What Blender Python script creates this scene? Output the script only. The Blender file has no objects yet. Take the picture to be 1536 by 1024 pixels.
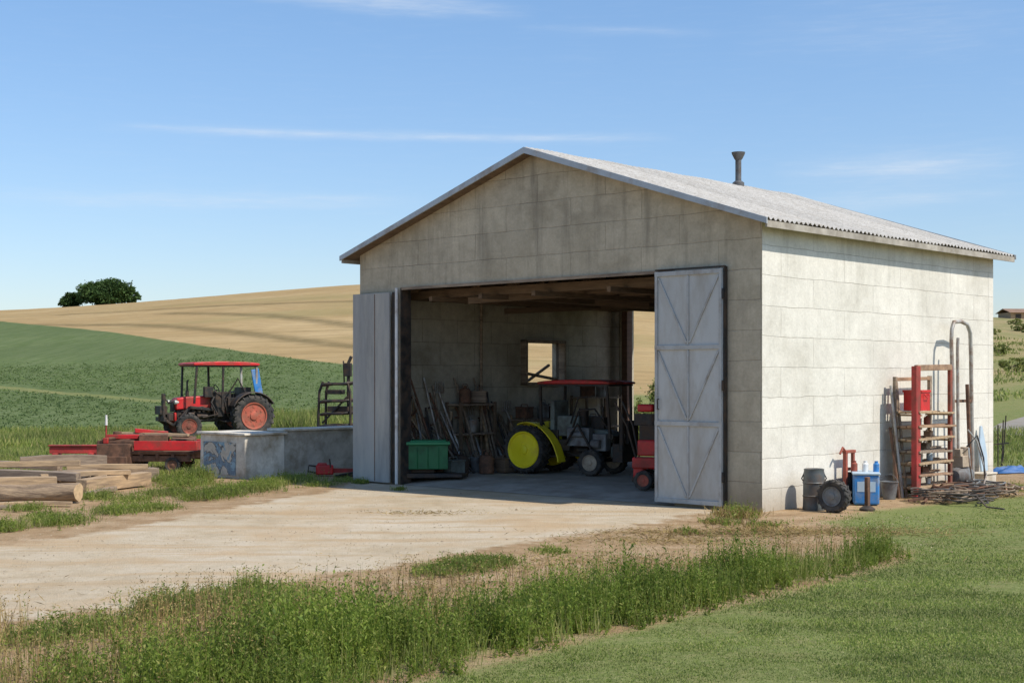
import bpy, bmesh, math, random
import numpy as np
from mathutils import Vector, Matrix
random.seed(7); rng=np.random.default_rng(7)
sc=bpy.context.scene; COL=sc.collection
F=2107.0; H=2.01; HY=567.0
def G(px,py,z=0.0):
    Y=F*(H-z)/(py-HY); return ((px-768)/F*Y, Y)
def at(px,Y): return (px-768)/F*Y
CX,CY=3.75,21.07
AX=(.7313,-.6820); AY=(.6820,.7313); ROT=math.atan2(-.6820,.7313)
def LW(x,y): return (CX+x*AX[0]+y*AY[0], CY+x*AX[1]+y*AY[1])
def RW(px,off):
    r=(px-768)/F; bx=CX+off*AX[0]; by=CY+off*AX[1]
    s=(r*by-bx)/(AY[0]-r*AY[1]); return (bx+s*AY[0],by+s*AY[1]),s
# ---------------------------------------------------------------- terrain
SKX=[-2500,-600,0,100,200,350,535,700,800,965,1100,1300,1500,1536,2300,4000]
SKY=[500,480,467,463,455,441,425,416,420,441,452,466,478,480,492,505]
def prof(Y):
    t=(np.asarray(Y,float)-50)/170.0
    tc=np.clip(t,0,1)
    a=tc**1.2*(1.25-.25*tc**3)
    b=1+.45*(t-1)-1.2*(t-1)**2
    b=np.maximum(b,.25)
    return np.where(t<=0,0,np.where(t<1,a,b))
_th=np.linspace(-1.6,1.6,400); _S=(HY-np.interp(768+F*_th,SKX,SKY))/F
_Y=np.linspace(70,330,300); _p=prof(_Y)
_A=np.min((_S[:,None]*_Y[None,:]+H)/_p[None,:],axis=1)
_k=np.ones(25)/25.; _A=np.convolve(np.pad(_A,12,mode='edge'),_k,mode='valid')
def tz(X,Y):
    X=np.asarray(X,float);Y=np.asarray(Y,float)
    return np.interp(X/np.maximum(Y,5),_th,_A)*prof(Y)
def R(px,py):
    th=(px-768)/F; s=(HY-py)/F
    Ys=np.linspace(25,260,2400); d=tz(th*Ys,Ys)-H-s*Ys
    i=np.argmax(d>=0) if (d>=0).any() else np.argmax(d)
    return (th*Ys[i],Ys[i])
def sdf(poly,X,Y):
    X=np.asarray(X,float);Y=np.asarray(Y,float)
    d=np.full(X.shape,1e9); ins=np.zeros(X.shape,bool); n=len(poly)
    for i in range(n):
        ax,ay=poly[i]; bx,by=poly[(i+1)%n]
        ex,ey=bx-ax,by-ay; L=ex*ex+ey*ey+1e-12
        t=np.clip(((X-ax)*ex+(Y-ay)*ey)/L,0,1)
        d=np.minimum(d,np.hypot(X-ax-t*ex,Y-ay-t*ey))
        c=((ay>Y)!=(by>Y)) & (X<(bx-ax)*(Y-ay)/((by-ay) if abs(by-ay)>1e-9 else 1e-9)+ax)
        ins^=c
    return np.where(ins,d,-d)
_gr=rng.random((256,256))
def vn(x,y):
    x=np.asarray(x,float);y=np.asarray(y,float)
    xi=np.floor(x).astype(int);yi=np.floor(y).astype(int);fx=x-xi;fy=y-yi
    fx=fx*fx*(3-2*fx);fy=fy*fy*(3-2*fy)
    g=lambda a,b:_gr[a%256,b%256]
    return (g(xi,yi)*(1-fx)+g(xi+1,yi)*fx)*(1-fy)+(g(xi,yi+1)*(1-fx)+g(xi+1,yi+1)*fx)*fy
# ---------------------------------------------------------------- node helpers
class T:
    def __init__(s,tree): s.t=tree
    def n(s,kind,props=None,**inp):
        nd=s.t.nodes.new(kind)
        if props:
            for k,v in props.items(): setattr(nd,k,v)
        for k,v in inp.items(): s.set(nd.inputs[k.replace('_',' ')],v)
        return nd
    def set(s,sock,v):
        if isinstance(v,bpy.types.NodeSocket): s.t.links.new(v,sock)
        else:
            if isinstance(v,(tuple,list)) and len(v)==3 and sock.type=='RGBA': v=(*v,1)
            sock.default_value=v
    def m(s,op,a,b=0.0,c=None,clamp=False):
        nd=s.t.nodes.new('ShaderNodeMath'); nd.operation=op; nd.use_clamp=clamp
        s.set(nd.inputs[0],a); s.set(nd.inputs[1],b)
        if c is not None: s.set(nd.inputs[2],c)
        return nd.outputs[0]
    def mix(s,f,a,b,bl='MIX'):
        nd=s.t.nodes.new('ShaderNodeMix'); nd.data_type='RGBA'; nd.blend_type=bl
        s.set(nd.inputs[0],f); s.set(nd.inputs[6],a); s.set(nd.inputs[7],b)
        return nd.outputs[2]
    def noise(s,scale,vec=None,detail=6.0,rough=.55,dist=0.0):
        nd=s.t.nodes.new('ShaderNodeTexNoise')
        nd.inputs['Scale'].default_value=scale; nd.inputs['Detail'].default_value=detail
        nd.inputs['Roughness'].default_value=rough; nd.inputs['Distortion'].default_value=dist
        if vec is not None: s.t.links.new(vec,nd.inputs['Vector'])
        return nd.outputs['Fac']
    def map(s,vec,sc=(1,1,1),loc=(0,0,0),rot=(0,0,0)):
        nd=s.t.nodes.new('ShaderNodeMapping'); s.t.links.new(vec,nd.inputs[0])
        nd.inputs['Scale'].default_value=sc; nd.inputs['Location'].default_value=loc; nd.inputs['Rotation'].default_value=rot
        return nd.outputs[0]
    def rng(s,v,a,b,c=0.0,d=1.0):
        nd=s.t.nodes.new('ShaderNodeMapRange'); s.set(nd.inputs[0],v)
        for i,x in enumerate((a,b,c,d)): nd.inputs[i+1].default_value=x
        return nd.outputs[0]
    def ramp(s,f,stops):
        nd=s.t.nodes.new('ShaderNodeValToRGB'); e=nd.color_ramp.elements
        while len(e)<len(stops): e.new(.5)
        for i,(p,c) in enumerate(stops): e[i].position=p; e[i].color=(*c,1)
        s.t.links.new(f,nd.inputs[0]); return nd.outputs[0]
def newmat(name):
    m=bpy.data.materials.new(name); m.use_nodes=True; m.node_tree.nodes.clear()
    t=T(m.node_tree); b=t.n('ShaderNodeBsdfPrincipled'); o=t.n('ShaderNodeOutputMaterial')
    m.node_tree.links.new(b.outputs[0],o.inputs[0]); return m,t,b,o
def bump(t,b,h,strength=.4,dist=.02):
    nd=t.n('ShaderNodeBump'); nd.inputs['Strength'].default_value=strength; nd.inputs['Distance'].default_value=dist
    t.set(nd.inputs['Height'],h); t.set(b.inputs['Normal'],nd.outputs[0])
def simple(name,c,rough=.6,metal=0.0,var=.25,scale=6.0,dirt=None,dirtamt=.5,bs=.2,bd=.01,stretch=(1,1,1)):
    m,t,b,o=newmat(name)
    vec=t.n('ShaderNodeTexCoord').outputs['Object']; vec=t.map(vec,stretch)
    n1=t.noise(scale,vec,8,.65); n2=t.noise(scale*7,vec,4)
    lo=tuple(x*(1-var) for x in c); hi=tuple(min(1,x*(1+var)) for x in c)
    col=t.ramp(n1,[(.3,lo),(.7,hi)])
    if dirt is not None:
        d=t.rng(t.noise(scale*.9,t.map(vec,(1,1,1),(7,3,5)),9,.7),.55-.25*dirtamt,.72-.1*dirtamt)
        col=t.mix(d,col,dirt); t.set(b.inputs['Roughness'],t.rng(d,0,1,rough,min(1,rough+.35)))
    else: b.inputs['Roughness'].default_value=rough
    t.set(b.inputs['Base Color'],col); b.inputs['Metallic'].default_value=metal
    bump(t,b,t.m('ADD',n1,t.m('MULTIPLY',n2,.5)),bs,bd)
    return m
def leafmat(name,cols,trans=.25,rough=.55,big=.6,st=(1,1,1),rz=0.0,lo=.68,hi=1.25):
    m,t,b,o=newmat(name)
    g=t.n('ShaderNodeNewGeometry'); r=g.outputs['Random Per Island']
    n=len(cols); col=t.ramp(r,[(i/(n-1),c) for i,c in enumerate(cols)])
    ns=t.noise(big,t.map(g.outputs['Position'],st,(0,0,0),(0,0,rz)),5)
    col=t.mix(1.0,col,t.ramp(ns,[(.34,(lo,lo,lo*.97)),(.66,(hi,hi*.97,hi*.85))]),'MULTIPLY')
    t.set(b.inputs['Base Color'],col); b.inputs['Roughness'].default_value=rough; b.inputs['Specular IOR Level'].default_value=.2
    tr=t.n('ShaderNodeBsdfTranslucent',Color=col); mx=t.n('ShaderNodeMixShader')
    mx.inputs[0].default_value=trans; m.node_tree.links.new(b.outputs[0],mx.inputs[1]); m.node_tree.links.new(tr.outputs[0],mx.inputs[2])
    m.node_tree.links.new(mx.outputs[0],o.inputs[0]); return m
def blockmat(name,c1,c2,mort,stain=.6,row=.46,wid=1.15,jl=.15,blot=1.0,ms=.007):
    m,t,b,o=newmat(name)
    uv=t.n('ShaderNodeTexCoord').outputs['UV']
    dn=t.n('ShaderNodeTexNoise'); dn.inputs['Scale'].default_value=2.0; t.t.links.new(uv,dn.inputs['Vector'])
    of=t.n('ShaderNodeVectorMath',{'operation':'MULTIPLY_ADD'}); t.t.links.new(dn.outputs['Color'],of.inputs[0]); of.inputs[1].default_value=(.05,.045,0); t.t.links.new(uv,of.inputs[2])
    br=t.n('ShaderNodeTexBrick'); t.t.links.new(of.outputs[0],br.inputs['Vector'])
    br.inputs['Scale'].default_value=1; br.inputs['Brick Width'].default_value=wid; br.inputs['Row Height'].default_value=row
    br.inputs['Mortar Size'].default_value=ms; br.inputs['Mortar Smooth'].default_value=.6; br.inputs['Bias'].default_value=-.1
    br.inputs['Color1'].default_value=(*c1,1); br.inputs['Color2'].default_value=(*c2,1); br.inputs['Mortar'].default_value=(*c1,1)
    sx=t.n('ShaderNodeSeparateXYZ'); t.t.links.new(uv,sx.inputs[0]); u_,v_=sx.outputs[0],sx.outputs[1]
    jf=t.rng(t.noise(1.1,uv,6,.65),.40,.62,jl,1)
    col=t.mix(t.m('MULTIPLY',br.outputs['Fac'],jf),t.mix(.8,c1,br.outputs['Color']),mort)
    nb=t.noise(.7,uv,9,.62,.4); nf=t.noise(22,uv,6,.7); nm=t.noise(4.5,uv,8,.7)
    k=blot; f=lambda a:tuple(1+(x-1)*k for x in a)
    col=t.mix(1.0,col,t.ramp(nb,[(.28,f((.62,.60,.54))),(.5,f((.95,.95,.93))),(.75,f((1.18,1.17,1.14)))]),'MULTIPLY')
    col=t.mix(1.0,col,t.ramp(nm,[(.3,f((.80,.79,.76))),(.65,f((1.08,1.08,1.07)))]),'MULTIPLY')
    col=t.mix(.6,col,t.ramp(nf,[(.3,(.8,.8,.8)),(.7,(1.1,1.1,1.1))]),'MULTIPLY')
    st=t.noise(1.0,t.map(uv,(3.2,.28,1)),8,.7)
    topm=t.rng(v_,2.4,4.4,.25,1); stm=t.m('MULTIPLY',t.rng(st,.5,.72),t.m('MULTIPLY',topm,stain))
    col=t.mix(stm,col,(.19,.165,.125))
    dp=t.m('MULTIPLY',t.rng(t.noise(.55,t.map(uv,(1,1.6,1),(3,1,0)),8,.7),.50,.62),t.m('MULTIPLY',t.rng(v_,3.6,4.8),.6*stain)); col=t.mix(dp,col,(.22,.18,.125))
    gr_=t.m('MULTIPLY',t.rng(t.noise(1.6,t.map(uv,(2.2,.8,1),(8,4,0)),8,.7),.54,.68),.36*k); col=t.mix(gr_,col,tuple(x*.5 for x in c1))
    base=t.m('MULTIPLY',t.rng(t.m('ADD',v_,t.m('MULTIPLY',nm,-.5)),.35,-.25),.75,clamp=True)
    col=t.mix(base,col,(.27,.205,.13))
    pits=t.rng(t.noise(60,uv,3,.6),.30,.36,.35,0)
    col=t.mix(pits,col,(.15,.14,.12))
    t.set(b.inputs['Base Color'],col); b.inputs['Roughness'].default_value=.93; b.inputs['Specular IOR Level'].default_value=.2
    h=t.m('SUBTRACT',t.m('ADD',t.m('MULTIPLY',nf,.5),t.m('MULTIPLY',nm,.8)),t.m('MULTIPLY',br.outputs['Fac'],1.2))
    bump(t,b,h,.55,.013); return m
# ---------------------------------------------------------------- mesh builder
class MB:
    def __init__(s): s.v=[];s.f=[];s.fm=[];s.mi=0
    def add(s,vs,fs):
        o=len(s.v); s.v+= [tuple(p) for p in vs]
        for f in fs: s.f.append(tuple(i+o for i in f)); s.fm.append(s.mi)
        return s
    def box(s,c,d,rot=(0,0,0),top=(1,1)):
        M=Matrix.Rotation(rot[2],3,'Z')@Matrix.Rotation(rot[1],3,'Y')@Matrix.Rotation(rot[0],3,'X')
        vs=[]
        for z in (-.5,.5):
            k=top if z>0 else (1,1)
            for x,y in ((-.5,-.5),(.5,-.5),(.5,.5),(-.5,.5)):
                vs.append(Vector(c)+M@Vector((x*d[0]*k[0],y*d[1]*k[1],z*d[2])))
        return s.add(vs,[(3,2,1,0),(4,5,6,7),(0,1,5,4),(1,2,6,5),(2,3,7,6),(3,0,4,7)])
    def bar(s,p0,p1,w,h,up=(0,0,1)):
        a=Vector(p0);b=Vector(p1);d=(b-a).normalized();U=Vector(up)
        if abs(d.dot(U))>.98: U=Vector((1,0,0)) if abs(d.x)<.9 else Vector((0,1,0))
        X=d.cross(U).normalized()*w/2; Z=X.cross(d).normalized()*h/2
        vs=[p+sx*X+sz*Z for p in (a,b) for sx,sz in ((-1,-1),(1,-1),(1,1),(-1,1))]
        return s.add(vs,[(0,1,2,3),(7,6,5,4),(4,5,1,0),(5,6,2,1),(6,7,3,2),(7,4,0,3)])
    def tube(s,pts,r,n=8,caps=True):
        P=[Vector(p) for p in pts]; rs=r if isinstance(r,(list,tuple)) else [r]*len(P)
        d0=(P[1]-P[0]).normalized(); N=d0.orthogonal().normalized(); vs=[]
        for i,p in enumerate(P):
            d=((P[min(i+1,len(P)-1)]-P[max(i-1,0)])).normalized()
            N=(N-d*N.dot(d)).normalized(); B=d.cross(N)
            for k in range(n):
                a=2*math.pi*k/n; vs.append(p+(N*math.cos(a)+B*math.sin(a))*rs[i])
        fs=[(i*n+k,i*n+(k+1)%n,(i+1)*n+(k+1)%n,(i+1)*n+k) for i in range(len(P)-1) for k in range(n)]
        if caps: fs+=[tuple(range(n-1,-1,-1)),tuple((len(P)-1)*n+k for k in range(n))]
        return s.add(vs,fs)
    def cyl(s,p0,p1,r0,r1=None,n=14): return s.tube([p0,p1],[r0,r1 if r1 is not None else r0],n)
    def rev(s,prof,n=24,axis='y',c=(0,0,0),a0=0,a1=2*math.pi):
        full=abs(a1-a0-2*math.pi)<1e-6; m=n if full else n+1; vs=[];k=len(prof)
        for i in range(m):
            a=a0+(a1-a0)*i/n
            for r,h in prof:
                p=(r*math.cos(a),h,r*math.sin(a)) if axis=='y' else ((r*math.cos(a),r*math.sin(a),h) if axis=='z' else (h,r*math.cos(a),r*math.sin(a)))
                vs.append((p[0]+c[0],p[1]+c[1],p[2]+c[2]))
        fs=[(i*k+j,i*k+j+1,((i+1)%m)*k+j+1,((i+1)%m)*k+j) for i in range(n) for j in range(k-1)]
        return s.add(vs,fs)
    def prism(s,poly,y0,y1,plane='xz'):
        f=(lambda a,b,c:(a,c,b)) if plane=='xz' else ((lambda a,b,c:(a,b,c)) if plane=='xy' else (lambda a,b,c:(c,a,b)))
        n=len(poly); vs=[f(a,b,y0) for a,b in poly]+[f(a,b,y1) for a,b in poly]
        return s.add(vs,[tuple(range(n-1,-1,-1)),tuple(range(n,2*n))]+[(i,(i+1)%n,n+(i+1)%n,n+i) for i in range(n)])
    def obj(s,name,mat,parent=None,bevel=0,loc=(0,0,0),rot=(0,0,0),smooth=True,label=None,fix=True):
        me=bpy.data.meshes.new(name); me.from_pydata(s.v,[],s.f)
        mats=mat if isinstance(mat,list) else [mat]
        for m in mats: me.materials.append(m)
        if len(mats)>1: me.polygons.foreach_set('material_index',s.fm)
        if fix:
            bm=bmesh.new(); bm.from_mesh(me); bmesh.ops.recalc_face_normals(bm,faces=bm.faces); bm.to_mesh(me); bm.free()
        if smooth:
            me.shade_smooth()
            try: me.set_sharp_from_angle(angle=math.radians(38))
            except Exception: pass
        me.update()
        o=bpy.data.objects.new(name,me); COL.objects.link(o); o.location=loc; o.rotation_euler=rot
        if parent: o.parent=parent
        if bevel:
            b=o.modifiers.new('bev','BEVEL'); b.width=bevel; b.segments=2; b.limit_method='ANGLE'; b.angle_limit=math.radians(40)
        if label: o['label']=label
        return o
def empty(name,loc=(0,0,0),rz=0,parent=None,label=None,cat=None,group=None):
    o=bpy.data.objects.new(name,None); COL.objects.link(o); o.location=loc; o.rotation_euler=(0,0,rz); o.empty_display_size=.2
    if parent: o.parent=parent
    if label: o['label']=label
    if cat: o['category']=cat
    if group: o['group']=group
    return o
def tag(o,label,cat,group=None):
    o['label']=label;o['category']=cat
    if group:o['group']=group
    return o
# ---------------------------------------------------------------- materials
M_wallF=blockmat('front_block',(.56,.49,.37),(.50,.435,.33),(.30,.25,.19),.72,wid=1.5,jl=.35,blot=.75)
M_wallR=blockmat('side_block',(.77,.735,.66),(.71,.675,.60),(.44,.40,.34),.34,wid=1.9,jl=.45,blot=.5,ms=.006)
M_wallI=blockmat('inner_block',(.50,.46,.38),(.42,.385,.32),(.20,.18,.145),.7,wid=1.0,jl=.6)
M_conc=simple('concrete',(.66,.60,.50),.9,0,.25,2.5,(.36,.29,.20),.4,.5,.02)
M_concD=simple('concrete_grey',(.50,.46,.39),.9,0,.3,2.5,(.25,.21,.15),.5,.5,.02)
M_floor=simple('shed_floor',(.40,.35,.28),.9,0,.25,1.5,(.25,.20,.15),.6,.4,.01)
M_galv=simple('galvanised',(.49,.495,.475),.65,.05,.08,1.4,(.38,.355,.31),.22,.12,.005,(1,1,.35))
M_galvD=simple('weathered_leaf',(.36,.35,.325),.75,.0,.22,1.6,(.48,.45,.39),.4,.35,.012,(1.6,1.6,.30))
M_rib=simple('rib_metal',(.42,.425,.41),.65,.05,.1,3,(.30,.265,.225),.3,.1,.004)
M_fascia=simple('fascia_metal',(.42,.45,.47),.5,.2,.15,3,(.34,.30,.26),.25,.1,.004)
M_roof,t,b,o_=newmat('roof_sheet')
oc=t.n('ShaderNodeTexCoord').outputs['Object']; n1=t.noise(9,oc,6,.75); n2=t.noise(1.3,t.map(oc,(.5,2.2,1)),8,.7); n3=t.noise(40,oc,3,.7)
col=t.ramp(n1,[(.3,(.38,.35,.30)),(.5,(.52,.49,.44)),(.7,(.64,.61,.55))]); col=t.mix(t.rng(n2,.5,.7,0,.55),col,(.38,.33,.26)); col=t.mix(t.rng(n3,.56,.64,0,.75),col,(.20,.175,.14))
t.set(b.inputs['Base Color'],col); b.inputs['Roughness'].default_value=.85; b.inputs['Specular IOR Level'].default_value=.2; bump(t,b,t.m('ADD',n1,n3),.4,.012)
M_wood=simple('old_wood',(.15,.10,.062),.85,0,.35,3,None,0,.4,.01,(1,1,8))
M_woodL=simple('sawn_wood',(.46,.32,.185),.8,0,.3,3,(.22,.155,.10),.45,.5,.012,(.6,6,6))
M_woodG=simple('grey_wood',(.31,.235,.165),.85,0,.3,3,(.14,.10,.075),.5,.5,.012,(.6,6,6))
M_bark=simple('bark',(.38,.265,.16),.9,0,.4,4,(.16,.11,.075),.5,.9,.03,(.5,4,4))
M_cut=simple('cut_wood',(.56,.40,.23),.8,0,.2,8,(.30,.2,.12),.3,.4,.01)
M_black=simple('black_iron',(.03,.028,.026),.55,.3,.4,6,(.11,.07,.045),.45,.2,.006)
M_rust=simple('rust',(.19,.095,.055),.85,.1,.4,7,(.08,.05,.035),.5,.4,.01)
M_tyre=simple('tyre_rubber',(.03,.029,.028),.85,0,.3,5,(.12,.10,.08),.45,.3,.01)
M_red=simple('red_paint',(.58,.020,.020),.42,0,.2,3,(.22,.06,.035),.35,.1,.004)
M_redD=simple('worn_red_paint',(.43,.035,.03),.6,0,.35,4,(.15,.06,.04),.5,.2,.006)
M_redB=simple('rusty_red_paint',(.34,.075,.045),.7,0,.35,4,(.14,.07,.045),.55,.2,.006)
M_redrim=simple('orange_red_rim',(.48,.10,.055),.6,0,.25,5,(.22,.11,.07),.5,.1,.004)
M_yel=simple('yellow_paint',(1.0,.80,.02),.4,0,.06,3,(.75,.55,.05),.15,.1,.004)
M_beige=simple('beige_rim',(.44,.35,.25),.6,0,.2,5,(.24,.17,.12),.4)
M_blue=simple('blue_paint',(.035,.20,.50),.45,0,.25,4,(.25,.25,.25),.3)
M_bluet=simple('blue_tarp',(.04,.13,.33),.6,0,.25,3,None,0,.4,.03)
M_green=simple('green_plastic',(.008,.125,.038),.5,0,.15,3,(.03,.075,.03),.3)
M_greenL=simple('mid_green_plastic',(.02,.20,.075),.5,0,.15,3)
M_grey=simple('grey_machine',(.19,.20,.20),.55,.2,.3,4,(.11,.08,.065),.4)
M_greyg=simple('grey_green_panel',(.17,.20,.18),.6,.1,.35,3,(.08,.065,.05),.5)
M_steel=simple('steel_pipe',(.42,.41,.38),.5,.3,.2,4,(.24,.15,.10),.5)
M_white=simple('white_paint',(.72,.71,.68),.5,0,.1,4,(.5,.47,.42),.2)
M_plblue=simple('pale_blue_paint',(.42,.52,.60),.5,0,.15,4)
M_hose=simple('hose_rubber',(.06,.052,.044),.6,0,.4,3,(.15,.11,.08),.4)
M_glass=simple('lamp_glass',(.5,.48,.42),.15,0,.1,4)
M_graf,t,b,o_=newmat('painted_concrete')
oc=t.n('ShaderNodeTexCoord').outputs['Object']
base=t.ramp(t.noise(3,oc,8,.6),[(.3,(.48,.42,.33)),(.7,(.66,.60,.49))])
a1=t.noise(1.7,oc,3,.5,2.2); a2=t.noise(2.3,t.map(oc,(1,1,1),(9,2,4)),3,.5,2.6)
col=t.mix(t.rng(a1,.50,.53),base,(.06,.17,.27)); col=t.mix(t.rng(a2,.55,.57),col,(.16,.36,.48)); col=t.mix(t.rng(t.m('ABSOLUTE',t.m('SUBTRACT',a1,.5)),.022,.014),col,(.02,.03,.04))
t.set(b.inputs['Base Color'],t.mix(.35,col,t.ramp(t.noise(9,oc,8,.7),[(.35,(.20,.16,.12)),(.6,(.50,.46,.38))]))); b.inputs['Roughness'].default_value=.85; bump(t,b,t.noise(14,oc,8),.4,.02)
# foliage
L_weed=leafmat('weed_leaf',[(.10,.16,.025),(.16,.23,.035),(.23,.29,.055),(.19,.26,.045),(.34,.34,.11)],.42,.55,1.3,lo=.75)
L_lawn=leafmat('lawn_blade',[(.16,.22,.052),(.21,.28,.068),(.27,.32,.09),(.36,.35,.165)],.35,.6,.55,(.22,2.6,1),math.radians(-17),.70,1.28)
L_dry=leafmat('dry_stalk',[(.30,.21,.09),(.44,.33,.15),(.20,.13,.06),(.36,.30,.12)],.2)
L_verge=leafmat('verge_grass',[(.16,.22,.05),(.22,.28,.07),(.29,.32,.10),(.39,.36,.16)],.4,.6,.3)
L_crop=leafmat('crop_leaf',[(.10,.155,.05),(.13,.19,.065),(.165,.225,.085),(.12,.175,.06)],.35,.6,.08,lo=.85,hi=1.1)
L_tree=leafmat('tree_leaf',[(.03,.065,.02),(.05,.10,.028),(.08,.14,.04),(.10,.16,.05)],.2,.6,.35)
L_shrub=leafmat('shrub_leaf',[(.14,.19,.045),(.20,.25,.06),(.30,.29,.11),(.16,.2,.055)],.3,.6,.8)
# ---------------------------------------------------------------- ground sheet
nr,nc=640,620
r_=np.geomspace(7,950,nr); ph=np.radians(np.linspace(-52,52,nc))
RR,PP=np.meshgrid(r_,ph,indexing='ij'); X=RR*np.sin(PP); Y=-12+RR*np.cos(PP)
sand_z=.05*(vn(X*.6+40,Y*.6+10)-.5)*np.clip((Y-5)/5,0,1)+.014*(vn(X*3,Y*3)-.5)
near_sh=np.clip(-sdf([LW(-10,-1),LW(1,-1),LW(1,9),LW(-10,9)],X,Y)/2,0,1)
Z=tz(X,Y)+sand_z*near_sh+ (vn(X*.03,Y*.03)-.5)*1.2*np.clip((Y-60)/60,0,1)*np.clip((150-Y)/60,0,1)
def fillq(me,qs):
    n=len(qs); me.loops.add(n*4); me.loops.foreach_set('vertex_index',qs.astype('i').ravel())
    me.polygons.add(n); me.polygons.foreach_set('loop_start',(np.arange(n)*4).astype('i')); me.polygons.foreach_set('loop_total',np.full(n,4,'i'))
    me.update(calc_edges=True)
me=bpy.data.meshes.new('ground'); nv=nr*nc
me.vertices.add(nv); me.vertices.foreach_set('co',np.stack([X,Y,Z],-1).astype('f').ravel())
ii,jj=np.meshgrid(np.arange(nr-1),np.arange(nc-1),indexing='ij'); q=(ii*nc+jj)
qs=np.stack([q,q+1,q+nc+1,q+nc],-1).reshape(-1,4)[:,::-1]
fillq(me,qs)
me.polygons.foreach_set('use_smooth',np.ones(len(qs),bool))
def PG(l): return [G(*p) for p in l]
drive=PG([(-900,950),(-500,970),(0,935),(260,900),(450,872),(640,840),(830,808),(960,788),(1060,766)])+[LW(-1,.2),LW(-9.3,.2)]+PG([(500,735),(400,752),(200,792),(0,818),(-500,850),(-900,860)])
lawn=PG([(500,1060),(640,1024),(860,968),(1100,910),(1350,842),(1400,800),(1480,758),(1600,742),(1900,735),(2600,760),(4200,900),(5200,1400),(3000,2400),(500,2400)])
midg=PG([(1230,782),(1300,765),(1420,752),(1600,735),(1900,735),(1500,800),(1380,835),(1300,812)])
weed=PG([(-700,1010),(-100,1020),(0,1000),(150,990),(300,958),(450,945),(600,925),(800,898),(1000,874),(1200,846),(1340,822),(1365,838),(1100,912),(860,972),(600,1034),(480,1130),(-100,1500),(-900,1500)])
cropP=[R(-500,470),R(-250,472),R(0,482),R(120,495),R(250,513),R(380,529),R(510,546),R(640,552),(at(700,75),66),(at(600,60),58),(at(420,58),58),(at(300,55),54),(at(0,50),49),(-50,50),(-75,90)]
fgrass=1/(1+np.exp(-(Y-33.5-.12*(X+8)+(vn(X*.7,Y*.7)-.5)*4)*1.2))
fgrass*=np.clip(.5+(-X-5.2+ (Y-30)*.5)/1.5,0,1)*(X<2)+(X>=2)*1.0
fgrass=np.where((X>6)&(Y>27),np.clip((Y-30.5)/2.5,0,1),fgrass)
g_m=np.maximum.reduce([np.clip(.5+sdf(lawn,X,Y)/.7,0,1),.75*np.clip(.5+sdf(midg,X,Y)/.8,0,1),fgrass,.5*np.clip(.5+sdf(weed,X,Y)/.8,0,1)*np.clip((X+4)/3,.2,1)])
d_m=np.clip(.5+sdf(drive,X,Y)/.9,0,1)
c_m=np.clip(.5+sdf(cropP,X,Y)/1.5,0,1)
th=X/np.maximum(Y,5)
s_m=np.clip((Y-62)/10,0,1)*np.clip(.5-(th-.20)/.08,0,1)*(1-c_m)
trackP=[R(-200,566),R(0,577),R(230,600),R(300,604),R(300,607),R(230,603),R(0,580),R(-200,570)]
c_m=c_m*np.clip(-sdf(trackP,X,Y)/.6,0.42,1)
rut=np.zeros_like(X)
for L_ in ([(-400,478),(0,487),(200,489),(350,499),(480,513),(560,520)],[(250,470),(400,474),(535,488),(650,500)],[(100,472),(300,460),(535,452)]):
    for a,b_ in zip(L_[:-1],L_[1:]):
        A_,B_=R(*a),R(*b_); rut=np.maximum(rut,np.clip(1.2+sdf([A_,B_,(B_[0],B_[1]+.01)],X,Y)/1.6,0,1))
for nm,a in (('m_grass',g_m),('m_drive',d_m),('m_crop',c_m),('m_stub',s_m),('m_rut',rut)):
    at_=me.attributes.new(nm,'FLOAT','POINT'); at_.data.foreach_set('value',a.astype('f').ravel())
gr=bpy.data.objects.new('ground',me); COL.objects.link(gr); gr['kind']='structure'
m,t,b,o_=newmat('ground_surface'); me.materials.append(m)
pos=t.n('ShaderNodeNewGeometry').outputs['Position']
A=lambda n:t.n('ShaderNodeAttribute',{'attribute_name':n}).outputs['Fac']
nL=t.noise(.35,pos,6); nM=t.noise(2.2,pos,8,.65); nF=t.noise(18,pos,6,.7); nG=t.noise(70,pos,4,.7)
dirt=t.ramp(nM,[(.28,(.25,.16,.085)),(.45,(.36,.24,.13)),(.62,(.45,.32,.195)),(.8,(.52,.40,.27))])
dirt=t.mix(t.rng(nG,.54,.64,0,.85),dirt,(.20,.135,.08))
dirt=t.mix(t.rng(t.noise(5.5,pos,7,.7),.54,.64,0,.7),dirt,(.23,.17,.085))
grav=t.ramp(t.m('ADD',t.m('MULTIPLY',nL,.5),t.m('MULTIPLY',nM,.5)),[(.35,(.41,.32,.205)),(.5,(.52,.43,.305)),(.65,(.585,.50,.38))])
trk=t.noise(1.0,t.map(pos,(.25,2.0,1),(0,0,0),(0,0,math.radians(-17))),6,.6)
grav=t.mix(t.rng(trk,.5,.62,0,.6),grav,(.45,.31,.17))
grav=t.mix(t.rng(t.noise(.55,t.map(pos,(1,1,1),(4,7,0)),7,.65),.5,.64,0,.65),grav,(.49,.345,.20))
grav=t.mix(t.rng(nF,.53,.70,0,.5),grav,(.35,.265,.175))
vo=t.n('ShaderNodeTexVoronoi',Scale=55.0); t.t.links.new(pos,vo.inputs['Vector'])
grav=t.mix(t.rng(vo.outputs['Distance'],.16,.08,0,.35),grav,t.ramp(vo.outputs['Color'],[(.2,(.26,.22,.17)),(.8,(.62,.55,.45))]))
def th_(mask,nz,k=.9,w=.12): return t.rng(t.m('ADD',mask,t.m('MULTIPLY',t.m('SUBTRACT',nz,.5),k)),.5-w,.5+w)
col=t.mix(th_(A('m_drive'),nM,1.4,.14),dirt,grav)
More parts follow.
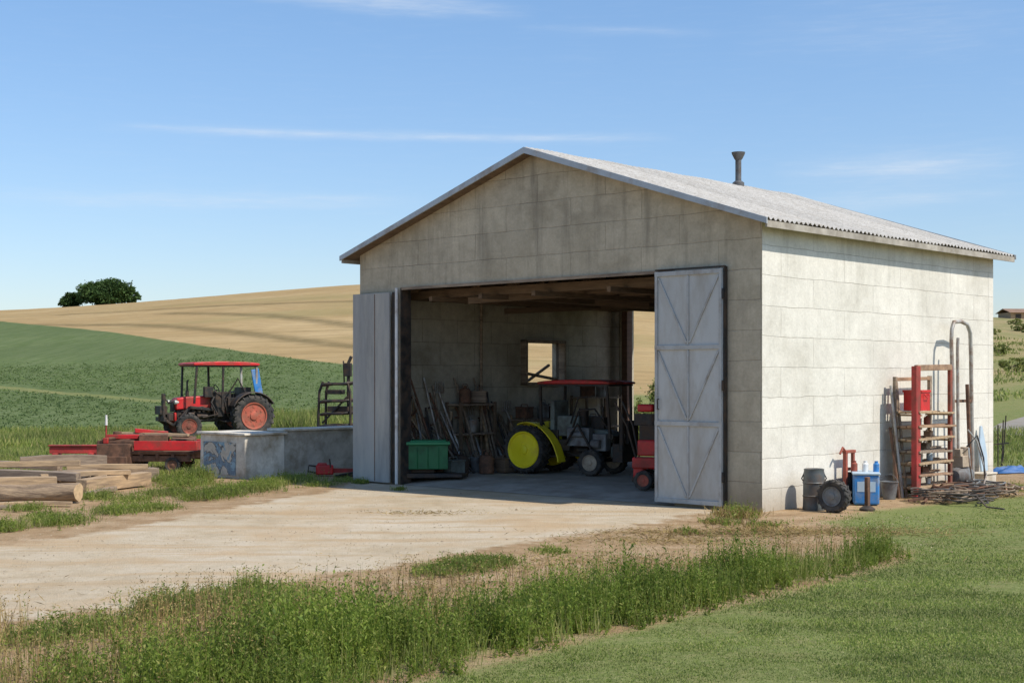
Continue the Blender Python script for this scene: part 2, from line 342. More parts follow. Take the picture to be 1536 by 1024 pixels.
grs=t.ramp(nF,[(.3,(.11,.13,.04)),(.5,(.17,.20,.06)),(.72,(.28,.26,.12))])
grs=t.mix(t.rng(nM,.5,.75,0,.5),grs,(.30,.24,.12))
sxp=t.n('ShaderNodeSeparateXYZ'); t.t.links.new(pos,sxp.inputs[0])
grs=t.mix(t.m('MULTIPLY',t.rng(sxp.outputs[1],60,90),t.rng(t.noise(.12,pos,7,.65),.42,.58,.2,.85)),grs,(.36,.27,.14))
col=t.mix(th_(A('m_grass'),t.m('ADD',t.m('MULTIPLY',nM,.5),t.m('MULTIPLY',nF,.5)),1.2,.15),col,grs)
sn=t.noise(.06,pos,8,.6); s2=t.noise(1.6,t.map(pos,(.4,1.3,1),(0,0,0),(0,0,.5)),6,.7); s3=t.noise(.5,t.map(pos,(.06,1.2,1),(0,0,0),(0,0,math.radians(-24))),5,.6)
stub=t.ramp(sn,[(.3,(.35,.235,.105)),(.5,(.42,.295,.14)),(.7,(.50,.365,.19))])
stub=t.mix(t.rng(s2,.45,.7,0,.6),stub,(.25,.165,.075)); stub=t.mix(t.rng(s3,.52,.66,0,.6),stub,(.26,.19,.085))
stub=t.mix(t.rng(t.noise(.045,t.map(pos,(.5,1.6,1),(5,9,0)),6),.54,.66,0,.5),stub,(.27,.23,.095))
stub=t.mix(t.m('MULTIPLY',A('m_rut'),t.rng(s2,.3,.6,.3,.85)),stub,(.15,.115,.05))
col=t.mix(th_(A('m_stub'),s2,.5,.1),col,stub)
cr=t.ramp(t.noise(1.2,pos,8,.7),[(.3,(.085,.115,.038)),(.55,(.112,.152,.052)),(.75,(.155,.195,.078))])
row=t.noise(1.6,t.map(pos,(1.4,.03,1),(0,0,0),(0,0,math.radians(-28))),3,.5); cr=t.mix(t.rng(row,.42,.62,0,.45),cr,(.17,.20,.09))
cr=t.mix(t.rng(t.noise(.07,t.map(pos,(.6,1.4,1)),5),.45,.6,0,.35),cr,(.09,.12,.045))
col=t.mix(th_(A('m_crop'),s2,.5,.1),col,cr)
t.set(b.inputs['Base Color'],col); b.inputs['Roughness'].default_value=.95; b.inputs['Specular IOR Level'].default_value=.12
bump(t,b,t.m('ADD',t.m('ADD',t.m('MULTIPLY',nM,2.0),nF),t.m('ADD',t.m('MULTIPLY',nG,.4),t.m('MULTIPLY',vo.outputs['Distance'],-.4))),.55,.035)
rp=[(17.0,48),(19.5,53),(24,60),(32,70),(48,80),(80,92)]
mb=MB(); vs=[];fs=[];pts=[]
for i in range(len(rp)-1):
    for k in range(8):
        f=k/8; pts.append((rp[i][0]*(1-f)+rp[i+1][0]*f,rp[i][1]*(1-f)+rp[i+1][1]*f))
for i,p in enumerate(pts):
    for w in (-1.6,-.6,.6,1.6):
        x,y=p[0]-w*.35,p[1]+w*1.0; vs.append((x,y,float(tz(x,y))+.06+(.02 if abs(w)<1 else 0)))
for i in range(len(pts)-1):
    for j in range(3): fs.append((i*4+j,i*4+j+1,i*4+j+5,i*4+j+4))
mb.add(vs,fs); rd=mb.obj('road',simple('road_gravel',(.26,.235,.20),.9,0,.2,1.5,(.28,.23,.16),.5)); rd['kind']='structure'
# ---------------------------------------------------------------- shed
W_,D_,TH=9.17,8.03,.2
def rl(x): return 5.94-.3247*abs(x+4.585)
shed=empty('concrete_shed',(CX,CY,0),ROT,None,'weathered concrete block farm shed with open doors and corrugated gable roof','shed')
def wallgrid(us,zs,holes,th,ztop=None):
    nu,nz=len(us),len(zs); full=lambda i,j: 0<=i<nu-1 and 0<=j<nz-1 and (i,j) not in holes
    V=[];Fc=[];UV=[]
    def P(i,j,d): return (us[i],d,ztop(us[i]) if (ztop and j==nz-1) else zs[j])
    def q(ps,uv):
        o=len(V); V.extend(ps); Fc.append((o,o+1,o+2,o+3)); UV.extend(uv)
    for i in range(nu-1):
        for j in range(nz-1):
            if not full(i,j): continue
            for d in (0,th):
                ps=[P(i,j,d),P(i+1,j,d),P(i+1,j+1,d),P(i,j+1,d)]
                uv=[(p[0],p[2]) for p in ps]
                if d: ps.reverse();uv.reverse()
                q(ps,uv)
            for (a,b_,ni,nj) in (((i,j),(i+1,j),i,j-1),((i+1,j),(i+1,j+1),i+1,j),((i+1,j+1),(i,j+1),i,j+1),((i,j+1),(i,j),i-1,j)):
                if not full(ni,nj):
                    ps=[P(*b_,0),P(*a,0),P(*a,th),P(*b_,th)]
                    q(ps,[(p[0]+p[1]+.13,p[2]+p[1]) for p in ps])
    return V,Fc,UV
def mkwall(us,zs,holes,ztop,mat,xf,name='wall',uvs=(0,0),label=None):
    V,Fc,UV=wallgrid(us,zs,holes,TH,ztop)
    me=bpy.data.meshes.new(name); me.from_pydata([xf(*p) for p in V],[],Fc); uvl=me.uv_layers.new(name='UVMap')
    uvl.data.foreach_set('uv',np.array([(a+uvs[0],b_+uvs[1]) for a,b_ in UV],'f').ravel()); me.materials.append(mat); me.update()
    o=bpy.data.objects.new(name,me); COL.objects.link(o); o.parent=shed
    if label:o['label']=label
    return o
OX0,OX1,OT=-7.97,-1.62,3.72
zt=lambda x: rl(x)-.045
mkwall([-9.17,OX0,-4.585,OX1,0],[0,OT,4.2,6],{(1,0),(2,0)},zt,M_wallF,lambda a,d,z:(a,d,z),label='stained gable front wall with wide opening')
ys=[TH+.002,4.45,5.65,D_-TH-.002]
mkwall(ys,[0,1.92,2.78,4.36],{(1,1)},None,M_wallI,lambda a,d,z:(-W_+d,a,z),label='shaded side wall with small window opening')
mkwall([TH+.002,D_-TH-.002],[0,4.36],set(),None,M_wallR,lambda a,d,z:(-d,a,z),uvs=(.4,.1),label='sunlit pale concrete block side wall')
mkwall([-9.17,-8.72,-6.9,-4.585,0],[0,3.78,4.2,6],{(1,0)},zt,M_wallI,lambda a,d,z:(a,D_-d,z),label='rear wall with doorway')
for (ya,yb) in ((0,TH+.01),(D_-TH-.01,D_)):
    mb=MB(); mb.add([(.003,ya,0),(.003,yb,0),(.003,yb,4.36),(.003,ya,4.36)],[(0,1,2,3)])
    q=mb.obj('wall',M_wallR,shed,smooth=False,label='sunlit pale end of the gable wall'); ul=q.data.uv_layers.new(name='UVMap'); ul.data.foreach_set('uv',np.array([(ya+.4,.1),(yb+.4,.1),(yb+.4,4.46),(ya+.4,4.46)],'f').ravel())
mb=MB(); us=np.linspace(-8.96,-.21,12); yv=[.0,.5,1,1.6,3,5,7.82]; zf=[.006,.05,.09,.12,.12,.12,.12]
mb.add([(x,y,z) for y,z in zip(yv,zf) for x in us],[(j*12+i,j*12+i+1,(j+1)*12+i+1,(j+1)*12+i) for j in range(6) for i in range(11)])
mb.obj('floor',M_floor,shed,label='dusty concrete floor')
y0,y1,ov=-.27,8.44,.26
per=.13; ns=int((y1-y0)/per*6); ysr=np.linspace(y0,y1,ns)
def roofside(sgn):
    ds=np.linspace(0.0,4.585+ov,9); V=[];n=len(ds)
    for y in ysr:
        w=.021*math.sin(2*math.pi*y/per)
        for d in ds:
            sag=.03*math.sin(y*1.15+.6)*math.sin(math.pi*d/5.2)*(y/8.4)+ .006*math.sin(y*4.1+d*2)
            lap=.010 if (d>2.4) else 0
            V.append((-4.585+sgn*d,y,5.95-.3247*d+w+sag-lap))
    return V,[(i*n+j,i*n+j+1,(i+1)*n+j+1,(i+1)*n+j) for i in range(len(ysr)-1) for j in range(n-1)]
mb=MB(); 
for s in (-1,1): V,Fc=roofside(s); mb.add(V,Fc)
roof=mb.obj('roof',M_roof,shed,label='corrugated pale weathered gable roof')
for s in (-1,1):
    mb=MB(); a=(-4.585,5.94-.035); e=(-4.585+s*(4.585+ov-.02),5.94-.3247*(4.585+ov-.02)-.035)
    mb.prism([(a[0],a[1]),(e[0],e[1]),(e[0],e[1]-.03),(a[0],a[1]-.03)] ,y0+.02,y1-.02)
    mb.obj('roof_boarding',M_wood,roof,smooth=False)
for yy in (y0-.012,y1+.012):
    mb=MB(); w=4.595+ov; ze=5.94-.3247*w
    mb.prism([(-4.585,5.955),(-4.585+w,ze+.015),(-4.585+w,ze-.075),(-4.585,5.85),(-4.585-w,ze-.075),(-4.585-w,ze+.015)],yy-.014,yy+.014)
    mb.obj('fascia',M_fascia,roof,smooth=False,label='blue-grey metal gable edge trim')
M_eave=simple('eave_board_paint',(.40,.36,.30),.7,0,.25,2,(.2,.17,.13),.5)
for s in (-1,1):
    e=(-4.585+s*(4.585+ov-.02)); ze=5.94-.3247*(4.585+ov)
    mb=MB(); mb.box((e,(y0+y1)/2,ze-.075),(.03,y1-y0-.03,.10)); mb.obj('eave_board',M_eave,roof,smooth=False)
mb=MB(); mb.tube([(-4.5,6.08,5.7),(-4.5,6.08,6.48)],.062,14); mb.rev([(.062,6.44),(.085,6.47),(.13,6.56),(.14,6.60),(.12,6.60),(.08,6.5)],18,'z',(-4.5,6.08,0)); mb.rev([(.12,5.80),(.12,5.98),(.07,6.02)],14,'z',(-4.5,6.08,0))
mb.obj('chimney',simple('flue',(.15,.15,.15),.5,.5,.2,5,(.1,.07,.05),.4),roof,label='dark metal flue pipe with flared cap')
for yy in (.8,1.75,2.7,3.65,4.6,5.55,6.5,7.4):
    mb=MB()
    mb.bar((-8.96,yy,3.62),(-.21,yy,3.62),.07,.15)
    for s in (-1,1):
        mb.bar((-4.585+s*4.36,yy,rl(0)-.15),(-4.585,yy,5.78),.06,.14); mb.bar((-4.585+s*2.2,yy,3.7),(-4.585,yy,5.6),.05,.1); mb.bar((-4.585+s*2.2,yy,3.7),(-4.585+s*2.3,yy,5.0),.05,.1)
        mb.bar((-4.585+s*4.33,yy,3.67),(-4.585+s*3.6,yy,4.55),.05,.1)
    mb.obj('rafter',M_wood,shed,smooth=False)
for xx in (-8.93,-.245):
    mb=MB(); mb.box((xx,D_/2,3.93),(.07,7.4,.75)); mb.obj('wall_top_shade',M_wood,shed,smooth=False)  # dark board added to paint the upper inner wall dark under the roof
for xx in (-7.5,-6.2,-4.9,-3.2,-1.6): mb=MB(); mb.bar((xx,.3,3.50),(xx,7.7,3.54),.08,.09); mb.obj('beam',M_wood,shed,smooth=False)
for (a,c) in (((-8.6,.5,3.75),(-5.5,4.4,3.44)),((-6.8,.6,3.45),(-3.2,3.2,3.72)),((-8.7,3.6,3.42),(-6.0,7.4,3.66))): mb=MB(); mb.bar(a,c,.07,.12); mb.obj('beam',M_wood,shed,smooth=False)
M_bp=simple('brown_post',(.13,.07,.045),.8,0,.3,3,None,0,.3,.01,(1,1,6))
mb=MB(); mb.box((-8.66,D_-TH-.13,1.95),(.16,.2,3.66)); mb.box((-6.84,D_-TH-.13,1.95),(.14,.2,3.66)); mb.box((-7.75,D_-TH-.13,3.70),(2.1,.16,.16)); mb.obj('door_frame',M_bp,shed,bevel=.01)
mb=MB(); 
for p,s in (((-8.93,4.42,2.35),(.26,.06,.98)),((-8.93,5.68,2.35),(.26,.06,.98)),((-8.93,5.05,2.81),(.26,1.32,.06)),((-8.93,5.05,1.89),(.26,1.32,.06))): mb.box(p,s)
mb.bar((-8.95,4.6,1.95),(-8.95,5.3,2.3),.05,.05); mb.bar((-8.95,4.5,2.12),(-8.95,5.55,1.98),.05,.06)
mb.obj('window_frame',M_woodG,shed,smooth=False)
mb=MB(); mb.box((-1.28,-.085,1.87),(1.28,.035,3.64))
dr=mb.obj('door',M_galv,shed,bevel=.006,label='plain grey metal door leaf with raised diagonal ribs')
mb=MB(); yy=-.115; L0,L1,Z0,Z1=-1.92,-.64,.05,3.69
for z in (Z0+.04,1.30,2.49,Z1-.04): mb.box(((L0+L1)/2,yy,z),(1.28,.026,.07))
for x in (L0+.03,L1-.03): mb.box((x,yy-.002,(Z0+Z1)/2),(.05,.024,3.64))
for a,c in [(Z0+.08,1.26),(1.345,2.45),(2.535,Z1-.08)]:
    mb.box((-1.28,yy+.004,(a+c)/2),(.034,.018,c-a))
    for s in (-1,1): mb.bar((-1.28+s*.57,yy+.004,c-.02),(-1.28+s*.03,yy+.004,a+.03),.022,.032,(1,0,0))
mb.obj('door_rib',M_rib,dr,bevel=.004)
mb=MB(); mb.tube([(-1.84,-.12,1.68),(-1.84,-.155,1.68),(-1.84,-.155,1.52),(-1.84,-.12,1.52)],.010,6); mb.obj('handle',M_black,dr)
mb=MB(); mb.box((-1.28,-.06,3.722),(1.32,.05,.018)); mb.box((-.615,-.06,1.88),(.018,.08,3.68)); 
for z in (.5,1.9,3.3): mb.cyl((-.62,-.12,z-.08),(-.62,-.12,z+.08),.014)
mb.obj('door_track',M_black,shed,smooth=False)
mb=MB(); mb.box((-8.72,-.10,1.83),(1.04,.045,3.6))
ld=mb.obj('door',M_galvD,shed,bevel=.006,label='weathered warm grey flat door leaf')
mb=MB(); mb.box((-8.60,-.1255,1.83),(.012,.006,3.56)); mb.obj('seam',M_rust,ld,smooth=False)
mb=MB(); mb.box((-8.12,-.035,1.83),(.12,.05,3.62)); mb.box((-7.955,.085,1.86),(.02,.26,3.70)); mb.obj('gap_shade_board',M_black,shed,smooth=False)  # black boards added as painted shade in the gap and over the bright reveal
mb=MB(); mb.box((-8.025,-.085,1.86),(.055,.045,3.70)); mb.obj('door_post',simple('pale_post',(.66,.65,.62),.5,.1,.12,4,(.4,.35,.3),.25),shed,bevel=.01,label='pale slim steel door post')
mb=MB(); mb.box((-4.8,-.02,3.695),(6.3,.035,.05)); mb.obj('lintel_trim',M_woodG,shed,smooth=False)
# ---------------------------------------------------------------- vehicles
def wheel(par,x,y,z,Rr,w,rimmat,lugs=18,name='wheel',steer=0,ri=.58):
    e=empty(name,(x,y,z),steer,par)
    mb=MB(); pr=[(ri*Rr,-.38*w),(min(.8,ri+.1)*Rr,-.48*w),(.86*Rr,-.50*w),(.93*Rr,-.42*w),(.955*Rr,-.2*w),(.96*Rr,0),(.955*Rr,.2*w),(.93*Rr,.42*w),(.86*Rr,.50*w),(min(.8,ri+.1)*Rr,.48*w),(ri*Rr,.38*w),(ri*Rr,-.38*w)]
    mb.rev(pr,40)
    for i in range(lugs):
        for s in (-1,1):
            a=2*math.pi*(i+(.5 if s>0 else 0))/lugs; b_=a+.22
            p0=(.965*Rr*math.cos(a),s*.02*w,.965*Rr*math.sin(a)); p1=(.95*Rr*math.cos(b_),s*.47*w,.95*Rr*math.sin(b_))
            mb.bar(p0,p1,.085*Rr,.08*Rr,(math.cos(a),0,math.sin(a)))
            p2=(.84*Rr*math.cos(b_),s*.50*w,.84*Rr*math.sin(b_)); mb.bar(p1,p2,.07*Rr,.05*Rr,(0,1,0))
    mb.obj('tyre',M_tyre,e)
    mb=MB(); q=ri/.58
    for s in (-1,1):
        mb.rev([(.60*Rr*q,s*.34*w),(.59*Rr*q,s*.47*w),(.55*Rr*q,s*.46*w),(.51*Rr*q,s*.37*w),(.30*Rr,s*.36*w),(.20*Rr,s*.38*w),(.18*Rr,s*.45*w),(.07*Rr,s*.48*w),(.001,s*.48*w)],36)
        for i in range(6):
            a=i*math.pi/3; mb.cyl((.26*Rr*math.cos(a),s*.35*w,.26*Rr*math.sin(a)),(.26*Rr*math.cos(a),s*.41*w,.26*Rr*math.sin(a)),.025*Rr,None,6)
            a+=.5; mb.box((.42*Rr*math.cos(a),s*.375*w,.42*Rr*math.sin(a)),(.10*Rr,.03*w,.10*Rr))
    mb.obj('rim',rimmat,e)
    return e
def tractor(name,label,loc,yaw,p):
    e=empty(name,(*loc,p.get('z',0)),yaw,None,label,'tractor'); k=p['k']
    Rr,rf=p['R'],p['r']; xr,xf=p['xr'],p['xf']; tr,tf=p['tr'],p['tf']; ch=p['hoodz']
    for s in (1,-1): wheel(e,xr,s*tr,Rr,Rr,p['w'],p['rim'],20,ri=p.get('ri',.6)); wheel(e,xf,s*tf,rf,rf,p['w']*.55,p['rimf'],16,steer=p.get('steer',0))
    mb=MB(); mb.box(((xr+xf)/2,0,ch[0]-.16*k),(xf-xr+.2*k,.34*k,.26*k)); mb.box((xr,0,Rr),(.55*k,.5*k,.5*k)); mb.cyl((xr,-tr,Rr),(xr,tr,Rr),.1*k)
    mb.bar((xf,-tf,rf+.02),(xf,tf,rf+.02),.1*k,.09*k); mb.cyl((xf,0,rf),(xf,0,ch[0]),.07*k)
    for s in (-1,1): mb.cyl((xf,s*tf*.86,rf),(xf,s*tf*.86,rf+.25*k),.04*k); mb.bar((xr+.1*k,s*.3*k,Rr*.8),(xr-.6*k,s*.28*k,Rr*.55),.05*k,.07*k); mb.bar((xr+.75*k,s*.2*k,ch[0]-.25*k),(xr+.75*k,s*.62*k,ch[0]-.28*k),.3*k,.03*k)
    mb.bar((xr-.25*k,0,Rr*.6),(xr-.75*k,0,Rr*.6),.06*k,.05*k); mb.bar((xr-.62*k,-.35*k,Rr*.55),(xr-.62*k,.35*k,Rr*.55),.05*k,.05*k)
    mb.obj('chassis',M_black,e,bevel=.012*k)
    hx0,hx1=p['hx']
    mb=MB(); hw=.25*k
    mb.box(((hx0+hx1)/2,0,(ch[0]+ch[0]+.3*k)/2-.1*k),(hx1-hx0-.1*k,.34*k,.42*k))
    for i in range(4): mb.cyl((hx0+.15*k+i*.17*k,.17*k,ch[0]+.08*k),(hx0+.15*k+i*.17*k,.26*k,ch[0]+.08*k),.05*k,None,10)
    for s in (-1,1):
        mb.cyl((hx0+.2*k,s*.26*k,ch[0]-.10*k),(hx0+.55*k,s*.26*k,ch[0]-.10*k),.08*k); mb.box((hx0-.15*k,s*.3*k,ch[0]+.02*k),(.35*k,.2*k,.3*k)); mb.cyl((hx0+.65*k,s*.28*k,ch[0]-.05*k),(hx0+.85*k,s*.28*k,ch[0]-.05*k),.09*k)
        mb.tube([(hx0+.1*k,s*.27*k,ch[0]+.1*k),(hx0+.4*k,s*.33*k,ch[0]+.2*k),(hx1-.15*k,s*.27*k,ch[0]+.05*k)],.022*k,6); mb.tube([(hx0-.3*k,s*.3*k,ch[0]-.1*k),(hx0+.2*k,s*.38*k,ch[0]-.25*k),(xf,s*.3*k,ch[0]-.2*k)],.025*k,6)
        mb.bar((xr+.5*k,s*.32*k,ch[0]+.1*k),(xr+.45*k,s*.36*k,ch[1]+.25*k),.02*k,.02*k); mb.box((xr+.6*k,s*.34*k,ch[0]+.25*k),(.3*k,.08*k,.35*k))
    mb.obj('engine',M_black,e,bevel=.008*k)
    mb=MB(); zb,zt_=ch
    pf=[(hx0,zb+.16*k),(hx1,zb+.10*k),(hx1+.05*k,zt_-.14*k),(hx1-.05*k,zt_-.03*k),(hx1-.3*k,zt_+.01*k),(hx0,zt_+.05*k)]
    mb.prism(pf,-hw,hw); mb.prism([(hx1-.02*k,zb-.28*k),(hx1+.06*k,zb-.26*k),(hx1+.055*k,zb+.02*k),(hx1-.02*k,zb+.02*k)],-hw,hw)
    mb.obj('hood',p['hood'],e,bevel=.045*k)
    mb=MB(); mb.box((hx1+.045*k,0,(zb+zt_)/2-.06*k),(.03*k,.36*k,(zt_-zb)*.55))
    for i in range(7): mb.box((hx1+.065*k,0,zb+.0*k+i*.045*k),(.02*k,.34*k,.012*k))
    mb.obj('grille',M_black,e)
    for s in (-1,1):
        mb=MB(); mb.rev([(.001,.07*k),(.04*k,.065*k),(.065*k,.05*k),(.07*k,0),(.03*k,-.08*k)],16,'x'); mb.obj('headlight',[M_glass],e,loc=(hx1+.03*k,s*.33*k,zt_-.16*k))
    for s in (-1,1):
        mb=MB(); a0,a1=p['fa']
        if p.get('swoosh'):
            fr=Rr*1.13; wi=-s*.62*p['w']; wo=s*.10*p['w']
            n_=18; top=[];
            for i in range(n_+1):
                a=a1+(a0-a1)*i/n_; rr_=fr*(1+.22*max(0,1-(a-a0)/.9)**2); top.append((rr_*math.cos(a),rr_*math.sin(a)))
            top.append((fr*1.34,-.16*k)); top.append((fr*1.38,-.30*k))
            vs=[];
            for (a_,c_) in top:
                vs+= [(a_,wi,c_),(a_,wo,c_),(a_*.975,wo,c_-.012),(a_*.975,wi,c_-.012)]
            mb.add(vs,[(i*4+j,i*4+(j+1)%4,(i+1)*4+(j+1)%4,(i+1)*4+j) for i in range(len(top)-1) for j in range(4)]+[(0,1,2,3),((len(top)-1)*4+3,(len(top)-1)*4+2,(len(top)-1)*4+1,(len(top)-1)*4)])
            inn=[(x*.80,y*.80-.02) for x,y in reversed(top)]
            mb.prism(top+inn,wi-.01,wi+.012)
        else:
            fr=Rr*1.10; prf=[(fr,-.55*p['w']),(fr,.55*p['w']),(fr-.03*k,.58*p['w']),(fr-.02*k,-.55*p['w']),(fr,-.55*p['w'])]
            mb.rev(prf,22,'y',(0,0,0),a0,a1)
        mb.obj('fender',p['fender'],e,loc=(xr,s*tr,Rr))
    mb=MB(); sx=xr+.15*k; mb.box((sx,0,Rr*1.25+.1*k),(.42*k,.46*k,.10*k)); mb.box((sx-.22*k,0,Rr*1.25+.33*k),(.09*k,.46*k,.42*k),(0,-.15,0)); mb.obj('seat',p['seat'],e,bevel=.03*k)
    mb=MB(); c=(hx0-.22*k,0,zt_+.22*k); n=24
    mb.tube([(c[0]+.0+.07*k*math.cos(a),.19*k*math.sin(a),c[2]+.17*k*math.cos(a)) for a in np.linspace(0,2*math.pi,n)],.016*k,6)
    mb.tube([c,(hx0+.05*k,0,zt_-.05*k)],.022*k,8); mb.bar((c[0],-.18*k,c[2]),(c[0],.18*k,c[2]),.02*k,.02*k); mb.obj('steering_wheel',M_black,e)
    mb=MB(); ex=p['ex']; mb.tube([(ex[0],ex[1],zt_-.1*k),(ex[0],ex[1],zt_+.2*k)],.055*k,12); mb.tube([(ex[0],ex[1],zt_+.15*k),(ex[0],ex[1],ex[2]-.06),(ex[0]-.04*k,ex[1],ex[2])],.03*k,10); mb.obj('exhaust_pipe',M_black,e)
    cx0,cx1,cw,cz=p['can']; ct=p.get('ct',.10)
    mb=MB(); N=10; P=[]
    for i in range(N+1):
        f=i/N; P.append((cx0+(cx1-cx0)*f,cz-.06*k+.06*k*math.sin(math.pi*f)**.6))
    P2=P+[(cx1,cz-ct),(cx0,cz-ct)]
    mb.prism(P2,-cw,cw); mb.obj('canopy',p['canm'],e,bevel=.02)
    mb=MB(); mb.box(((cx0+cx1)/2,0,cz-ct-.02),(cx1-cx0-.08,2*cw-.08,.035)); mb.obj('canopy_frame',M_black,e)
    pst=[(cx0+.08*k,Rr*1.25),(cx1-.12*k,zt_-.1*k)]
    if not p.get('swoosh'): pst.append(((cx0*.45+cx1*.55),zt_-.3*k))
    for i,(xx,zz) in enumerate(pst):
        for s in (-1,1):
            mb=MB(); mb.bar((xx+ (.06*k if xx>0 else -.0),s*(cw-.1*k)*.92,zz-.1*k),(xx,s*(cw-.07*k),cz-ct),.06*k,.06*k,(1,0,0)); mb.obj('canopy_post',M_steel if (i==0 and not p.get('swoosh')) else M_black,e)
    mb=MB(); mb.box((hx1+.17*k,0,zb-.12*k),(.16*k,.5*k,.24*k)); 
    for i in range(5): mb.box((hx1+.26*k,-.2*k+i*.1*k,zb-.12*k),(.05*k,.07*k,.28*k))
    mb.obj('front_weight',M_black,e,bevel=.015*k)
    return e
redt=tractor('farm_tractor','old red tractor with red canopy and rusty red rear wheels',(at(322,47.5),47.5),math.radians(212),dict(k=1.05,R=.74,r=.42,w=.42,xr=-1.02,xf=1.12,tr=.82,tf=.66,hoodz=(.85,1.38),hx=(.15,1.42),hood=M_red,rim=M_redrim,rimf=M_redB,fender=M_black,fa=(math.radians(25),math.radians(150)),seat=M_black,ex=(1.0,.12,1.95),can=(-1.30,1.0,.80,2.57),canm=M_red,ct=.14,steer=-.2))
mb=MB(); mb.box((-1.24,.70,1.85),(.28,.05,.95),(0,.18,0)); mb.obj('rear_panel',M_blue,redt,bevel=.02,label='small blue rear cab panel')
mb=MB(); mb.box((-.1,0,1.25),(.7,.7,.6)); mb.box((-.55,.35,1.1),(.5,.25,.5)); mb.box((-1.0,0,1.45),(.25,.9,.5)); mb.tube([(.1,.4,1.5),(.3,.5,1.2),(.1,.55,.8),(.6,.5,.7)],.035); mb.tube([(-.3,.5,.7),(-.1,.6,1.3),(.2,.5,1.6)],.03); mb.box((.35,.35,1.55),(.3,.2,.35)); mb.tube([(-.9,.5,1.5),(-.6,.6,2.0),(-.3,.5,1.5)],.03); mb.obj('cab_controls',M_black,redt,bevel=.02)
mb=MB()
for s in (-1,1): mb.bar((1.55,s*.40,.45),(1.0,s*.40,1.05),.07,.09); mb.bar((1.0,s*.40,1.05),(.2,s*.40,.95),.07,.09); mb.bar((1.55,s*.40,.45),(1.85,s*.40,.65),.07,.08)
mb.bar((1.85,-.45,.65),(1.85,.45,.65),.09,.14); mb.cyl((1.85,.25,.6),(1.85,.25,1.50),.07); mb.cyl((1.85,.0,.6),(1.85,.0,1.05),.09); mb.box((1.85,.0,.95),(.25,.55,.28)); mb.tube([(1.85,.25,1.4),(1.7,.3,1.2),(1.4,.3,1.3)],.03)
mb.obj('loader_arm',M_black,redt,bevel=.01)
yt=tractor('farm_tractor','small tractor with yellow wheels and red canopy on shed floor',(at(868,27.8),27.8),math.radians(-34),dict(k=.74,z=.12,R=.48,r=.26,w=.34,xr=-.86,xf=.56,tr=.54,tf=.46,hoodz=(.56,.88),hx=(-.05,.84),hood=M_greyg,rim=M_yel,rimf=M_beige,fender=M_yel,fa=(math.radians(5),math.radians(115)),swoosh=True,seat=M_black,ex=(.5,.1,1.35),can=(-.66,1.0,.52,1.86),canm=M_red,ct=.085,steer=.1,ri=.74))
mb=MB(); mb.box((-.45,0,1.15),(.10,.55,.6)); mb.box((-.1,.0,.95),(.5,.5,.4)); mb.obj('rear_panel',M_greyg,yt,bevel=.02)
mb=MB(); mb.cyl((.15,-.05,.95),(.15,-.05,1.3),.10); mb.box((.4,.15,1.0),(.3,.2,.25)); mb.tube([(.1,-.4,.9),(.3,-.5,1.25),(.6,-.4,1.3),(.85,-.3,.9)],.022); mb.tube([(0,-.5,.6),(.3,-.55,1.0),(.6,-.5,.5)],.03); mb.tube([(.0,-.3,1.0),(.2,-.35,1.5),(.5,-.2,1.55)],.018); mb.box((1.05,0,.45),(.22,.6,.35)); mb.tube([(.2,.3,.5),(.5,.36,.75),(.9,.28,.6)],.025); mb.box((1.2,.0,.85),(.08,.4,.45)); mb.cyl((1.15,-.3,.5),(1.15,-.3,1.2),.05); mb.obj('front_attachment',M_black,yt,bevel=.01)
mb=MB(); mb.box((.25,-.35,.75),(.5,.2,.36)); mb.box((.7,-.3,.65),(.3,.2,.33)); mb.cyl((.55,-.42,.62),(.75,-.42,.62),.09); mb.cyl((.1,-.46,.8),(.4,-.46,.8),.06); mb.obj('gearbox',M_grey,yt,bevel=.015)
p=(at(970,24.1),24.1); ti=empty('rotary_tiller',(*p,.10),math.radians(-20),None,'tall red walk-behind tiller with small red wheels by the doorway','tiller')
for s in (-1,1): wheel(ti,0,s*.22,.17,.17,.09,M_redrim,12)
mb=MB(); mb.box((0,0,.46),(.46,.26,.20)); mb.box((.04,0,.72),(.34,.3,.28)); mb.box((-.12,0,.30),(.2,.18,.22)); mb.obj('engine_cover',M_red,ti,bevel=.03)
mb=MB(); mb.cyl((.1,0,.76),(.1,0,1.3),.12); mb.box((.05,0,.98),(.3,.26,.25)); mb.box((-.05,0,1.2),(.3,.2,.2)); mb.obj('engine',M_black,ti,bevel=.01)
mb=MB(); mb.box((0,0,.2),(.5,.14,.14)); mb.cyl((0,-.24,.16),(0,.24,.16),.03); mb.obj('gearbox',M_black,ti,bevel=.01)
mb=MB(); mb.box((.0,0,1.40),(.28,.24,.13)); mb.obj('fuel_tank',M_red,ti,bevel=.03)
for s in (-1,1):
    mb=MB(); mb.tube([(-.15,s*.1,.5),(-.30,s*.20,1.1),(-.5,s*.24,1.5)],.018); mb.obj('handle',M_black,ti)
mb=MB()
for i in range(5):
    for k in range(4): a=k*math.pi/2+i*.4; mb.bar((.42,-.2+i*.1,.16),(.42+.14*math.cos(a),-.2+i*.1,.16+.14*math.sin(a)),.03,.02)
mb.cyl((.42,-.24,.16),(.42,.24,.16),.02); mb.obj('tine',M_rust,ti)
